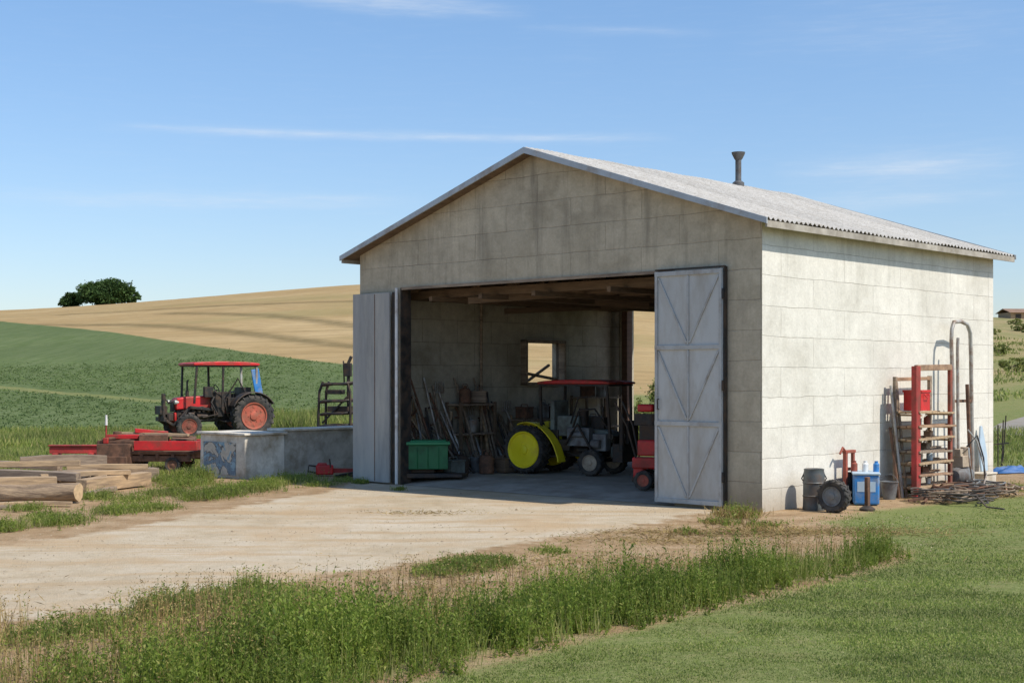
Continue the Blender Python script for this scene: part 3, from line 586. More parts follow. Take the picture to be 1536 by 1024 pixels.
# ---------------------------------------------------------------- inside clutter
def LWp(px,off):
    r=(px-768)/F; bx,by=LW(-8.97+off,0); return (r*by-bx)/(AY[0]-r*AY[1])
bx=at(642,26.9); mb=MB(); mb.box((0,0,.045),(1.0,.66,.09),(0,0,.1)); mb.box((.42,-.1,.04),(.5,.45,.07),(0,0,-.3)); mb.box((-.2,.05,.13),(.55,.5,.08))
tag(mb.obj('rubber_mat',M_black,None,bevel=.02,loc=(bx+.05,26.95,.115),rot=(0,0,.08)),'pile of black rubber mats on the shed floor','mat')
bn=empty('storage_bin',(bx,26.9,.285),.06,None,'dark green boxy lidded plastic storage bin on rubber mats','bin')
mb=MB(); mb.box((0,0,.23),(.76,.56,.46))
for i in range(3): mb.box((-.2+i*.2,-.285,.22),(.02,.02,.40))
mb.obj('bin_body',M_green,bn,bevel=.02)
mb=MB(); mb.box((0,0,.49),(.84,.64,.06)); mb.box((0,0,.53),(.70,.50,.03)); mb.obj('lid',M_greenL,bn,bevel=.012)
kinds=[M_woodG,M_rust,M_black,M_woodL,M_steel,M_woodG]
def lean(px,off,h,mat,head,i):
    s=LWp(px,off); e=MB(); tx=random.uniform(-.4,.4)
    p1=(-(off-.06),tx,h)
    e.tube([(0,0,0),(p1[0]*.5,tx*.5+random.uniform(-.05,.05),h*.5),p1],[.026,.022,.02] if head!=2 else .038,6)
    if head==1: e.box((p1[0]*.06,tx*.06,h*.05+.12),(.03,.2,.26),(0,-.2,0)); 
    if head==3:
        for k in range(5): e.bar((p1[0],p1[1]-.12+k*.06,h),(p1[0]+.02,p1[1]-.12+k*.06,h+.22),.014,.014)
        e.bar((p1[0],p1[1]-.13,h),(p1[0],p1[1]+.13,h),.03,.03)
    if head==4: e.tube([(p1[0]+.18*math.cos(a),p1[1]+.02,h*.7+.18*math.sin(a)) for a in np.linspace(0,6.2,14)],.018,5)
    x,y=LW(-8.97+off,s)
    o=e.obj('hand_tool' if head in (1,3) else 'pole',mat,None,loc=(x,y,.12),rot=(0,0,ROT))
    tag(o,['thin iron pole leaning on the inner block wall','long-handled shovel leaning on the inner wall','thick timber pole leaning on the inner wall','garden fork with tines up against the wall','iron pole with hoop leaning on the wall'][head],'tool' if head in (1,3) else 'pole','tools and poles leaning on the shed wall')
pxs=list(range(608,790,4))
for i,px_ in enumerate(pxs):
    lean(px_+random.uniform(-3,3),random.uniform(.3,1.0),random.choice([.9,1.1,1.4,1.6,1.9,1.3,1.2,1.75]) if px_<770 else random.uniform(.9,1.3),kinds[(i*5+i//6)%6],[0,1,0,3,2,0,4][i%7],i)
x_,y_=LW(-8.8,LWp(722,.17)); mb=MB(); mb.tube([(0,0,0),(0,0,3.45)],.03,8); tag(mb.obj('pole',M_woodG,None,loc=(x_,y_,.12)),'tall slim post standing against the inner wall','pole','tools and poles leaning on the shed wall')
def lrack(y,w,h,d,name,label):
    e=empty(name,(*LW(-8.9+d/2,y),.12),ROT,None,label,'shelf')
    for a in (-1,1):
        for c in (-1,1): mb=MB(); mb.box((a*d/2,c*w/2,h/2),(.05,.05,h)); mb.obj('leg',M_wood,e,smooth=False)
    for k in range(3):
        mb=MB(); mb.box((0,0,.15+k*(h-.2)/2),(d+.04,w,.035)); mb.obj('shelf_board',M_woodG,e)
lrack(4.6,1.3,1.05,.45,'workbench','cluttered wooden workbench below the window')
lrack(2.6,1.0,1.4,.4,'shelf_rack','old wooden rack against the inner block wall')
lrack(6.6,1.2,1.5,.45,'shelf_rack','dark shelf full of parts in the shed corner')
def jx(kind,x,y,z,k,mat,name,label,cat,group=None):
    mb=MB()
    if kind==0: mb.box((0,0,.15*k),(.36*k,.28*k,.26*k)); mb.box((0,0,.29*k),(.39*k,.31*k,.03*k)); mb.bar((-.1*k,0,.36*k),(.1*k,0,.36*k),.02,.02); mb.bar((-.1*k,0,.3*k),(-.1*k,0,.36*k),.02,.02); mb.bar((.1*k,0,.3*k),(.1*k,0,.36*k),.02,.02)
    if kind==1: mb.rev([(.001,0),(.13*k,0),(.15*k,.02),(.15*k,.3*k),(.11*k,.36*k),(.04*k,.38*k),(.04*k,.43*k),(.001,.43*k)],16,'z'); mb.tube([(-.1*k,0,.36*k),(-.06*k,0,.47*k),(.06*k,0,.47*k),(.1*k,0,.36*k)],.012*k,6)
    if kind==2: mb.rev([(.10*k,0),(.14*k,.28*k),(.15*k,.28*k),(.15*k,.30*k),(.13*k,.30*k),(.10*k,.02)],16,'z'); mb.rev([(.001,.01),(.10*k,.01)],16,'z'); mb.tube([(.14*k*math.cos(a),0,.28*k+.14*k*math.sin(a)) for a in np.linspace(0,math.pi,9)],.006,5)
    if kind==3:
        for j in range(3): mb.tube([((.3-.02*j)*k*math.cos(a),(.3-.02*j)*k*math.sin(a)*.9,.03+.035*j+.02*math.sin(3*a)) for a in np.linspace(0,2*math.pi,26)],.02*k,6)
    return tag(mb.obj(name,mat,None,bevel=.006,loc=(x,y,z),rot=(0,0,random.uniform(-1,1))),label,cat,group)
for (y,z,kd,mt,nm,lb,ct) in ((4.2,1.14,0,M_rust,'tool_box','rusty lidded tool box on the workbench','tool box'),(4.8,1.14,1,M_grey,'oil_can','grey metal oil can on the workbench','can'),(5.05,1.14,0,M_black,'tool_box','black tool box on the workbench','tool box'),(2.4,1.49,1,M_rust,'oil_can','rusty can on top of the rack','can'),(2.8,1.49,0,M_woodG,'wooden_crate','small wooden crate on top of the rack','crate'),(2.6,.9,2,M_steel,'bucket','dull metal bucket on the rack','bucket'),(4.5,.66,0,M_greyg,'tool_box','grey green box on the bench shelf','tool box'),(6.3,1.58,0,M_rust,'tool_box','brown box on the corner shelf','box'),(6.8,1.58,1,M_steel,'oil_can','steel can on the corner shelf','can'),(6.5,.9,0,M_grey,'tool_box','grey box on the corner shelf','box')):
    x_,y_=LW(-8.68,y); jx(kd,x_,y_,z,.85,mt,nm,lb,ct)
for i,(px_,off) in enumerate(((662,.9),(680,1.2),(692,1.0),(715,.8),(730,1.3),(745,1.1),(760,1.4))):
    s=LWp(px_,off); x_,y_=LW(-8.97+off,s); jx([3,0,1,2,1,3,0][i],x_,y_,.125,1.0,[M_rust,M_greyg,M_black,M_grey,M_rust,M_hose,M_wood][i],['wire_coil','tool_box','oil_can','bucket','oil_can','hose_coil','wooden_crate'][i],['rusty wire coil on the shed floor','grey green box on the shed floor','black can on the shed floor','grey bucket on the shed floor','rusty can on the shed floor','dark hose coil on the shed floor','dark wooden crate on the shed floor'][i],['coil','box','can','bucket','can','hose','crate'][i])
# ---------------------------------------------------------------- yard, left
blk=empty('concrete_trough',(-5.33,28.05,0),ROT,None,'low cream concrete trough block with faded blue painted end','concrete block')
mb=MB(); mb.box((-.78,.5,.42),(1.56,1.0,.88),(0,0,0),(.985,.985)); mb.obj('block',M_conc,blk,bevel=.02)
mb=MB(); mb.box((-.86,-.008,.38),(1.10,.012,.66)); mb.obj('painted_face',M_graf,blk,bevel=.002,label='end face painted with faded blue swirls')
mb=MB(); mb.box((-.78,.5,.885),(1.66,1.1,.05)); mb.obj('coping',M_conc,blk,bevel=.012)
lw=empty('concrete_wall',(-5.33,28.05,0),ROT,None,'low grey concrete yard wall beside the shed','wall')
mb=MB(); mb.box((-.32,2.55,.46),(.5,3.06,.92)); mb.obj('wall_body',M_concD,lw,bevel=.02)
mb=MB(); mb.box((-.32,2.55,.945),(.6,3.1,.05)); mb.obj('coping',M_conc,lw,bevel=.012)
p=(at(507,31.6),31.6); fr=empty('metal_rack',(*p,0),-.25,None,'black curved tubular metal feed rack behind the concrete wall','rack')
for i,z in enumerate((.95,1.22,1.50,1.88)):
    mb=MB(); k=(1.0,.95,1.02,.92)[i]; rr=.16; P=[]
    for cx_,cy_,a0_ in ((.38-rr,.25-rr,0),(-.38+rr,.25-rr,1),(-.38+rr,-.25+rr,2),(.38-rr,-.25+rr,3)):
        for j in range(6): a=(a0_+j/5)*math.pi/2; P.append(((cx_+rr*math.cos(a))*k,(cy_+rr*math.sin(a))*k,z+.03*math.cos(a)))
    P.append(P[0]); mb.tube(P,.034,6); mb.obj('rail',M_black,fr,smooth=False)
for a in (-.34,.34):
    for c in (-.2,.2): mb=MB(); mb.tube([(a*1.12,c*1.1,0),(a*1.12,c*1.1,1.2),(a*1.08,c,1.7),(a*.85,c*.9,1.93)],.032,6); mb.obj('leg',M_black,fr)
mb=MB(); mb.box((.05,0,1.32),(.5,.3,.12)); mb.box((-.05,0,1.7),(.36,.22,.1)); mb.bar((-.3,-.2,1.0),(.3,-.2,1.6),.04,.04); mb.obj('tray',M_black,fr,bevel=.01)
mb=MB(); mb.tube([(.25,0,1.2),(.25,0,2.35),(.32,0,2.5)],.04,8); mb.box((.24,0,2.2),(.16,.1,.3)); mb.tube([(.15,0,1.9),(.13,0,2.4)],.02,6); mb.obj('pump_head',M_black,fr,bevel=.01)
p=(at(236,30.4),30.4); tl=empty('flat_trailer',(*p,0),math.radians(-4),None,'worn red farm trailer loaded with boards and rusty machinery parts','trailer')
mb=MB(); mb.box((0,0,.42),(1.9,1.1,.06)); 
for i in range(6): mb.box((-.85+i*.34,0,.34),(.07,1.1,.1))
for s in (-1,1): mb.box((0,s*.5,.30),(1.8,.06,.12))
mb.obj('deck',M_rust,tl,bevel=.006)
for q_ in (((.38,-.62,.58),(1.36,.06,.20)),((1.03,-.02,.58),(.06,1.14,.20)),((.3,.58,.58),(1.3,.05,.18))): mb=MB(); mb.box(*q_); mb.obj('side_rail',M_red if q_[0][1]<-.5 else M_redD,tl,bevel=.01)
mb=MB(); mb.box((-.75,-.45,.40),(.75,.3,.42)); mb.box((-.75,-.2,.62),(.8,.6,.12)); mb.tube([(-1.05,-.5,.68),(-.5,-.3,.78),(.3,-.1,.70)],.045); mb.box((-.45,.1,.62),(.9,.14,.14),(0,.05,.3)); mb.box((0,-.25,.70),(.6,.35,.2),(0,0,.3)); mb.cyl((-.85,-.1,.6),(-.85,-.1,.86),.09); mb.cyl((-.3,-.3,.6),(-.3,-.1,.75),.12); mb.tube([(-1.0,.2,.6),(-.2,.3,.84),(.7,.25,.72)],.035); mb.box((.55,.1,.66),(.5,.5,.12),(.1,0,.2)); mb.box((-.75,-.63,.25),(.6,.1,.2)); mb.obj('machinery',M_rust,tl,bevel=.01)
mb=MB(); mb.box((-.1,.1,.80),(1.5,.09,.05),(0,.03,.12)); mb.box((.1,-.1,.76),(1.3,.08,.05),(0,-.04,-.15)); mb.box((-.5,.3,.74),(.9,.1,.06),(0,0,.3)); mb.obj('load_board',M_woodL,tl,bevel=.004)
mb=MB(); mb.box((-.62,-.38,.76),(.7,.12,.09)); mb.box((-.2,.2,.84),(.7,.2,.09),(0,.1,.4)); mb.box((-.95,-.3,.68),(.1,.5,.12)); mb.obj('drawbar',M_red,tl,bevel=.01)
for x_,s in ((-.55,-.52),(-.55,.52),(.5,-.50),(.5,.50)): wheel(tl,x_,s,.17,.17,.12,M_rust,14)
mb=MB(); mb.box((0,0,.1),(1.1,.16,.16)); mb.box((0,.0,.2),(1.14,.24,.03)); mb.box((-.4,0,.0),(.1,.5,.06)); mb.box((.4,0,.0),(.1,.5,.06))
p=(at(112,32.0),32.0); tag(mb.obj('steel_beam',M_redD,None,bevel=.01,loc=(p[0],p[1],.28),rot=(0,0,.05)),'worn red steel beam lying behind the logs','beam')
mb=MB(); mb.box((0,0,.12),(1.5,.2,.24)); mb.box((0,0,.0),(1.6,.34,.05)); tag(mb.obj('timber_sleeper',M_woodG,None,bevel=.01,loc=(p[0],p[1],.02),rot=(0,0,.05)),'grey timber sleeper under a red beam','timber')
st=empty('marker_stake',(at(158,30.2),30.2,0),0,None,'thin stake with white top and red band','stake')
mb=MB(); mb.cyl((0,0,0),(0.02,0,1.0),.018); mb.obj('shaft',M_redD,st)
mb=MB(); mb.cyl((0.02,0,1.0),(.02,0,1.22),.03,.022); mb.obj('cap',M_white,st)
LG='logs and timbers stacked in the yard'
def log(p0,p1,r,z,label,mat=None,z1=None):
    a=Vector((*p0,z));b_=Vector((*p1,z if z1 is None else z1)); L=(b_-a).length; n=18;m_=MB(); k=20; vs=[]
    bend=random.uniform(-.05,.05)
    for i in range(n+1):
        for j in range(k):
            an=2*math.pi*j/k; rr=r*(1.06-.14*i/n)*(1+.07*math.sin(3*an+i*.3)+.04*math.sin(7*an+i)+.05*random.random())*(1+.05*math.sin(i*.9))
            vs.append((i/n*L,rr*math.cos(an)+bend*math.sin(i/n*math.pi)*2,rr*math.sin(an)+.03*math.sin(i*.4)))
    m_.add(vs,[(i*k+j,i*k+(j+1)%k,(i+1)*k+(j+1)%k,(i+1)*k+j) for i in range(n) for j in range(k)])
    for s in range(3): 
        x=random.uniform(.2,.8)*L; an=random.uniform(.2,1.4); m_.cyl((x,0,0),(x+.08,math.cos(an)*r*-1.25,math.sin(an)*r*1.25),r*.25,r*.18,8)
    m_.mi=1; m_.add(vs[:k],[tuple(range(k))]); m_.add(vs[-k:],[tuple(range(k))])
    d=b_-a
    o=m_.obj('log',[mat or M_bark,M_cut],None,loc=a,rot=(0,-math.atan2(d.z,math.hypot(d.x,d.y)),math.atan2(d.y,d.x)))
    return tag(o,label,'log',LG)
log(G(-160,748),(at(118,22.6),22.6),.155,.155,'thick barked log with pale cut end')
log((at(20,24.9),24.9),(at(160,25.2),25.2),.07,.20,'thin barked log across the stack')
def timber(p0,p1,w,h,z,mat,label,tilt=0):
    a=Vector((*p0,z));b_=Vector((*p1,z)); L=(b_-a).length; m_=MB(); N=8; vs=[]
    bw=random.uniform(-.03,.03); tw=random.uniform(-.1,.1)
    for i in range(N+1):
        f=i/N; c_,s_=math.cos(tw*f),math.sin(tw*f)
        for sx,sz in ((-1,-1),(1,-1),(1,1),(-1,1)):
            y_=sx*w/2*(1+random.uniform(-.04,.04)); z_=sz*h/2*(1+random.uniform(-.05,.05)); vs.append((f*L,y_*c_-z_*s_+bw*math.sin(f*3.1)*2,y_*s_+z_*c_+tilt*f+abs(bw)*math.sin(f*3.1)))
    m_.add(vs,[(3,2,1,0),tuple(N*4+k for k in range(4))]+[(i*4+k,i*4+(k+1)%4,(i+1)*4+(k+1)%4,(i+1)*4+k) for i in range(N) for k in range(4)])
    o=m_.obj('timber',mat,None,bevel=.006,loc=a,rot=(0,0,math.atan2(b_.y-a.y,b_.x-a.x)),smooth=False)
    return tag(o,label,'timber',LG)
timber((at(122,24.4),24.4),(at(232,27.0),26.4),.22,.24,.13,M_woodL,'squared pale timber beam beside the log')
timber((at(40,26.2),26.2),(at(235,27.8),27.8),.26,.22,.13,M_woodG,'dark squared sleeper lying flat')
timber((at(30,28.4),28.4),(at(160,29.0),29.0),.2,.24,.30,M_woodG,'grey weathered timber on the stack')
timber((at(-60,23.6),23.4),(at(85,24.0),24.0),.16,.14,.26,M_woodL,'squared beam on top of the stack',.0)
timber((at(-40,25.2),25.2),(at(118,24.7),24.7),.16,.15,.30,M_woodG,'squared weathered beam across the stack',-.03)
timber((at(-60,25.6),25.6),(at(120,26.0),26.0),.20,.10,.42,M_woodL,'thick pale sawn plank on the stack',.02)
timber((at(-80,26.8),26.8),(at(90,26.2),26.2),.18,.12,.38,M_woodG,'long weathered beam on the stack',-.04)
timber((at(-90,24.3),24.3),(at(70,24.0),24.0),.20,.16,.09,M_woodL,'pale beam lying on the dirt',.0)
timber((at(0,22.0),21.9),(at(108,22.05),22.05),.12,.05,.05,M_woodL,'split board lying on the dirt',.0)
timber((at(-70,21.6),21.4),(at(18,21.5),21.5),.16,.05,.04,M_woodG,'grey board lying on the dirt',.0)
timber((at(60,24.7),24.7),(at(195,25.6),25.6),.12,.08,.28,M_woodL,'narrow pale batten across the timbers',.02)
timber((at(100,26.9),26.9),(at(222,27.3),27.3),.12,.10,.29,M_woodL,'short squared batten on a sleeper',0)
timber((at(128,23.6),23.6),(at(172,25.0),25.0),.10,.08,.05,M_woodG,'short grey offcut on the ground',0)
cs=empty('chainsaw',(at(487,28.9),28.9,0),math.radians(8),None,'small red chainsaw lying on the dirt','chainsaw')
mb=MB(); mb.box((0,0,.13),(.36,.22,.2)); mb.box((-.05,0,.24),(.2,.18,.06)); mb.obj('motor_body',M_red,cs,bevel=.03)
mb=MB(); mb.tube([(.12,-.12,.18),(.1,-.1,.34),(.1,.1,.34),(.12,.12,.18)],.016); mb.obj('handle',M_black,cs)
mb=MB(); mb.tube([(-.15,0,.2),(-.32,0,.22),(-.34,0,.1),(-.15,0,.06)],.018); mb.obj('handle',M_black,cs)
mb=MB(); mb.prism([(.15,.06),(.62,.08),(.67,.115),(.62,.15),(.15,.16)],-.01,.01); mb.obj('guide_bar',M_redD,cs)
mb=MB(); mb.box((0,0,.03),(.5,.1,.05)); mb.bar((-.2,-.1,.05),(.3,.12,.09),.04,.04); tag(mb.obj('steel_offcut',M_black,None,bevel=.01,loc=(at(520,28.6),28.6,0),rot=(0,0,.5)),'black steel offcut lying beside the chainsaw','scrap')
# ---------------------------------------------------------------- yard, right wall
def put(px,off): return RW(px,off)[0]
def topz(px,off,py): Yv=put(px,off)[1]; return H+(HY-py)*Yv/F
x_,y_=put(1221,.36); dm=empty('steel_drum',(x_,y_,0),0,None,'dark grey dented metal drum beside the block wall','drum')
mb=MB(); mb.rev([(.001,.0),(.17,.0),(.175,.02),(.168,.06),(.165,.2),(.178,.215),(.165,.23),(.165,.4),(.178,.415),(.165,.43),(.16,.56),(.15,.6),(.155,.625),(.14,.63),(.13,.6),(.001,.59)],28,'z'); mb.obj('drum_shell',simple('drum_grey',(.10,.11,.11),.5,.4,.3,4,(.16,.11,.08),.4),dm)
for s in (-1,1): mb=MB(); mb.tube([(s*.15,0,.56),(s*.19,0,.48),(s*.15,0,.42)],.01,6); mb.obj('handle',M_black,dm)
x_,y_=put(1251,.80); wt=empty('loose_wheel',(x_,y_,0),0,None,'black ribbed tyre with grey hub standing upright','wheel')
wheel(wt,0,0,.245,.25,.19,M_grey,16).rotation_euler=(0,math.radians(6),math.radians(-38))
x_,y_=put(1298,.42); bb=empty('paint_box',(x_,y_,0),ROT+.55,None,'wide blue metal container with white label by the wall','container')
mb=MB(); mb.box((0,0,.25),(.40,.74,.47)); mb.obj('box_body',M_blue,bb,bevel=.03)
mb=MB(); mb.box((0,0,.50),(.43,.77,.035)); mb.obj('lid',M_plblue,bb,bevel=.01)
mb=MB(); mb.box((.2015,.0,.38),(.006,.66,.05)); mb.obj('stripe',M_white,bb)
mb=MB(); mb.box((.2015,-.08,.20),(.006,.40,.16)); mb.obj('label_patch',M_white,bb)
mb=MB(); mb.box((0,-.3715,.30),(.28,.006,.16)); mb.obj('label_patch',M_plblue,bb)
for i in range(3):
    mb=MB(); mb.rev([(.001,0),(.05,0),(.05,.12),(.03,.14),(.03,.17),(.001,.17)],14,'z'); xx=x_+(i-1)*.16; tag(mb.obj('spray_can',[M_redB,M_white,M_blue][i],None,loc=(xx,y_+.02*(i-1)-(i-1)*.08,.518)),['rusty red small can on the blue container','small white can on the blue container','small blue can on the blue container'][i],'can')
x_,y_=put(1268,.16); pp=empty('hand_pump',(x_,y_,0),ROT,None,'rusty orange-brown hand pump frame against the wall','pump')
mb=MB(); mb.box((0,0,.42),(.06,.06,.84)); mb.box((0,.24,.42),(.05,.05,.84)); mb.box((0,.12,.83),(.07,.32,.05)); mb.box((0,.12,.55),(.04,.2,.05)); mb.tube([(0,.0,.84),(0,-.08,.9),(0,-.17,.80)],.02); mb.obj('pump_frame',M_redB,pp,bevel=.008)
mb=MB(); mb.box((0,.11,.03),(.2,.4,.06)); mb.cyl((0,.11,.05),(0,.11,.5),.05); mb.obj('pump_base',M_black,pp,bevel=.01)
x_,y_=put(1301,1.02); pp=empty('jack_stand',(x_,y_,0),ROT,None,'dark steel post on a round base','stand')
mb=MB(); mb.box((0,0,.28),(.06,.08,.46)); mb.obj('post',M_rust,pp,bevel=.008)
mb=MB(); mb.rev([(.001,.0),(.12,0),(.12,.03),(.05,.08),(.001,.08)],16,'z'); mb.obj('base',M_black,pp)
x_,y_=put(1334,.30); jx(2,x_,y_,0,1.0,M_grey,'bucket','small grey bucket by the wall','bucket')
for i,(px_,py_) in enumerate(((1354,578),(1360,570),(1349,640))):
    x_,y_=put(px_,.35); h=topz(px_,.1,py_); mb=MB(); mb.tube([(0,0,0),(-.22,.05*i,h)],.025,8); tag(mb.obj('pole',[M_steel,M_woodG,M_rust][i],None,loc=(x_,y_,0),rot=(0,0,ROT)),'narrow pole leaning on the sunlit wall','pole','poles leaning on the outside wall')
(xa,ya),sa=RW(1374,.55); (xb,yb),sb=RW(1425,.55); Lr=sb-sa
rk=empty('storage_rack',(xa,ya,0),ROT,None,'tall worn red steel and timber rack full of boards','rack'); zt1=topz(1374,.55,549); zt2=topz(1425,.55,548)
mb=MB(); mb.box((0,0,zt1/2),(.10,.15,zt1)); mb.obj('post',M_redD,rk,bevel=.01,label='worn red steel post')
for q_ in (((-.38,.0,zt1*.46),(.06,.07,zt1*.92)),((-.38,Lr,zt2*.46),(.06,.07,zt2*.92)),((0,Lr,zt2/2),(.06,.08,zt2))): mb=MB(); mb.box(*q_); mb.obj('upright',M_redB if q_[0][0]==0 else M_woodG,rk,bevel=.006)
M_rt=simple('brown_rail',(.38,.235,.14),.75,0,.25,4,(.16,.10,.065),.4)
mb=MB(); mb.bar((.0,.0,zt1-.03),(.0,Lr,zt2-.03),.07,.10); mb.obj('top_rail',M_rt,rk,bevel=.006)
mb=MB(); mb.bar((-.38,.0,zt1*.9),(-.38,Lr,zt2*.9),.05,.06); mb.obj('top_rail',M_rt,rk,bevel=.006)
for k,z in enumerate((.18,.38,.58,.78,.98,1.20,1.42)):
    mb=MB(); dz=random.uniform(-.03,.03)
    for xx in (.02,-.11,-.24,-.37): mb.bar((xx,-.02*random.random(),z+dz*random.random()),(xx+random.uniform(-.03,.03),Lr+.08*random.random(),z+random.uniform(-.03,.03)),.10,.035)
    mb.bar((-.40,.1,z-.035),(.05,.1,z-.035),.05,.03); mb.bar((-.40,Lr-.1,z-.035),(.05,Lr-.1,z-.035),.05,.03)
    mb.obj('shelf',[M_woodL,M_rt,M_woodL,M_woodG][k%4],rk,bevel=.004)
mb=MB(); mb.box((0,0,.17),(.32,.32,.32)); mb.box((0,0,.34),(.35,.35,.04)); mb.tube([(.17,-.08,.3),(.21,-.06,.24),(.21,.06,.24),(.17,.08,.3)],.01,6)
x_,y_=LW(.55-.18,sa+.38); tag(mb.obj('storage_box',M_red,None,bevel=.02,loc=(x_,y_,1.45),rot=(0,0,ROT)),'red plastic box on the top shelf of the rack','box')
for i in range(12):
    z=[.2,.4,.6,.8,1.0,.2,.4,.6,.8,1.22,1.0,1.22][i]; yy=sa+[.25,.55,.4,.6,.3,.7,.2,.75,.25,.3,.7,.65][i]; x_,y_=LW(.55-.13,yy); kd=[1,0,2,0,1,2,0,1,2,0,0,1][i]
    jx(kd,x_,y_,z,.36,[M_grey,M_rust,M_steel,M_woodG,M_greyg,M_white,M_rust,M_plblue,M_steel,M_black,M_rt,M_redB][i],['oil_can','small_box','pot'][[1,0,2].index(kd)],['grey can on the rack shelf','rusty box on the rack shelf','steel pot on the rack shelf','wooden box on the rack shelf','grey green can on the rack shelf','white pot on the rack shelf','brown box on the rack shelf','pale blue can on the rack shelf','steel pot near the rack post','black box on the upper shelf','tan box on the rack shelf','worn red can on the upper shelf'][i],['can','box','pot'][[1,0,2].index(kd)])
(x_,y_),s=RW(1427,.30); (x2,y2),s2_=RW(1449,.22); zt=topz(1436,.25,482); d=s2_-s
pi=empty('bent_pipe',(x_,y_,0),ROT,None,'tall hooped steel pipe standing against the wall','pipe')
mb=MB(); mb.tube([(.05,.02,.3),(0,.0,zt-.35),(0,.02,zt-.15),(0,.1,zt-.02),(0,d*.5,zt),(0,d-.12,zt-.05),(0,d,zt-.2),(0,d+.03,zt-.6),(0,d+.1,.1)],.036,10); mb.obj('hoop',M_steel,pi)
mb=MB(); mb.tube([(.06,.15,.2),(.03,.18,zt-.5),(.03,.2,zt-.3)],.03,8); mb.obj('brace',M_steel,pi)
mb=MB(); mb.tube([(.12,d*.7,.1),(.1,d*.55,1.9)],.035,8); mb.obj('brace',M_rust,pi)
mb=MB(); mb.box((0,d*.5,1.6),(.05,d+.1,.05)); mb.obj('bracket',M_rust,pi)
(x_,y_),s=RW(1442,.55); cp=empty('air_compressor',(x_,y_,0),ROT,None,'grey compressor with gauges and curled hoses','compressor')
mb=MB(); mb.rev([(.001,-.3),(.1,-.28),(.15,-.2),(.15,.2),(.1,.28),(.001,.3)],20,'y',(0,0,.3)); mb.obj('tank',M_grey,cp)
mb=MB(); mb.box((0,0,.55),(.2,.3,.2)); mb.cyl((0,.12,.6),(0,.12,.8),.07); mb.box((0,-.1,.70),(.12,.12,.14)); mb.obj('motor',M_beige,cp,bevel=.01)
mb=MB(); mb.box((0,0,.1),(.3,.44,.10)); mb.obj('foot',M_black,cp,bevel=.01)
mb=MB(); mb.tube([(.1,-.15,.7),(.25,-.25,.8),(.3,-.3,.5),(.25,-.1,.25),(.35,.1,.1),(.3,.35,.3),(.15,.3,.9),(.05,.15,1.1)],.016,6); mb.obj('hose',M_steel,cp)
mb=MB(); mb.tube([(.05,.1,.8),(.2,.2,1.0),(.25,.35,.6),(.3,.3,.1)],.014,6); mb.obj('hose',M_black,cp)
(x_,y_),s=RW(1474,.12); mb=MB(); mb.prism([(-.13,0),(.13,0),(.15,.30),(.10,.60),(.03,.85),(-.02,.85),(-.10,.6),(-.15,.3)],-.02,.02)
o=mb.obj('paddle_board',M_plblue,None,bevel=.008,loc=(x_+.02,y_-.02,.27),rot=(-.08,0,ROT+math.pi/2)); tag(o,'pale blue pointed board leaning on the wall','board')
mb=MB(); mb.box((0,0,.12),(.3,.5,.24)); mb.box((0,0,.25),(.34,.54,.03)); (x_,y_),s=RW(1474,.25); tag(mb.obj('concrete_block',M_conc,None,bevel=.01,loc=(x_,y_,0),rot=(0,0,ROT)),'small pale concrete block under the blue board','block')
for i,(px_,off,rr) in enumerate(((1395,1.0,.3),(1418,1.25,.38),(1440,1.1,.42),(1462,1.35,.36),(1480,1.0,.32),(1450,1.7,.30),(1500,1.4,.26),(1425,.85,.3))):
    x_,y_=put(px_,off); mb=MB(); P=[]; tn=random.choice([3,4]); 
    for a in np.linspace(0,2*math.pi*tn,30*tn):
        P.append((rr*(1+.12*math.sin(a*2.3+i)+.06*math.sin(a*5))*math.cos(a),rr*(1+.1*math.sin(a*1.7))*math.sin(a),.03+.014*a/2+.03*abs(math.sin(a*1.4+i))))
    P.append((P[-1][0]+.4,P[-1][1]-.1,.03)); P.append((P[-1][0]+.3,P[-1][1]+.1,.02))
    mb.tube(P,.014,6); tag(mb.obj('hose_coil',[M_hose,M_woodG,M_rust,M_hose,M_grey][i%5],None,loc=(x_,y_,0),rot=(0,0,i)),'tangled coil of dark hose and cable on the ground','hose','coils of hose and cable by the wall')
for i in range(6):
    x_,y_=put(1400+i*24,1.2+.15*(i%3)); mb=MB(); mb.bar((-.4,0,.05),(.45,.1,.16),.05,.04); mb.bar((-.2,-.2,.04),(.1,.3,.2),.03,.03); mb.tube([(-.3,.1,.03),(0,.2,.2),(.3,-.1,.1)],.015,5)
    tag(mb.obj('scrap_iron',[M_rust,M_rt,M_woodG][i%3],None,loc=(x_,y_,0),rot=(0,0,i*1.3)),'scrap iron bars among the hoses','scrap','scrap iron lying by the wall')
n=26; vs=[];tw,td=1.1,.6
for i in range(n):
    for j in range(n):
        a,b_=i/(n-1)-.5,j/(n-1)-.5; e_=max(0,1-(2*abs(a))**4)*max(0,1-(2*abs(b_))**4)
        vs.append((a*tw*(1+.1*math.sin(b_*9)),b_*td*(1+.1*math.sin(a*11)),.01+e_*(.03+.10*float(vn(i*.35,j*.35))+.05*float(vn(i*.9+9,j*.9)))))
mb=MB(); mb.add(vs,[(i*n+j,i*n+j+1,(i+1)*n+j+1,(i+1)*n+j) for i in range(n-1) for j in range(n-1)])
tag(mb.obj('tarpaulin',M_bluet,None,loc=(at(1524,30.0),30.0,0),rot=(0,0,.2)),'crumpled blue tarpaulin covering junk on the grass','tarpaulin')
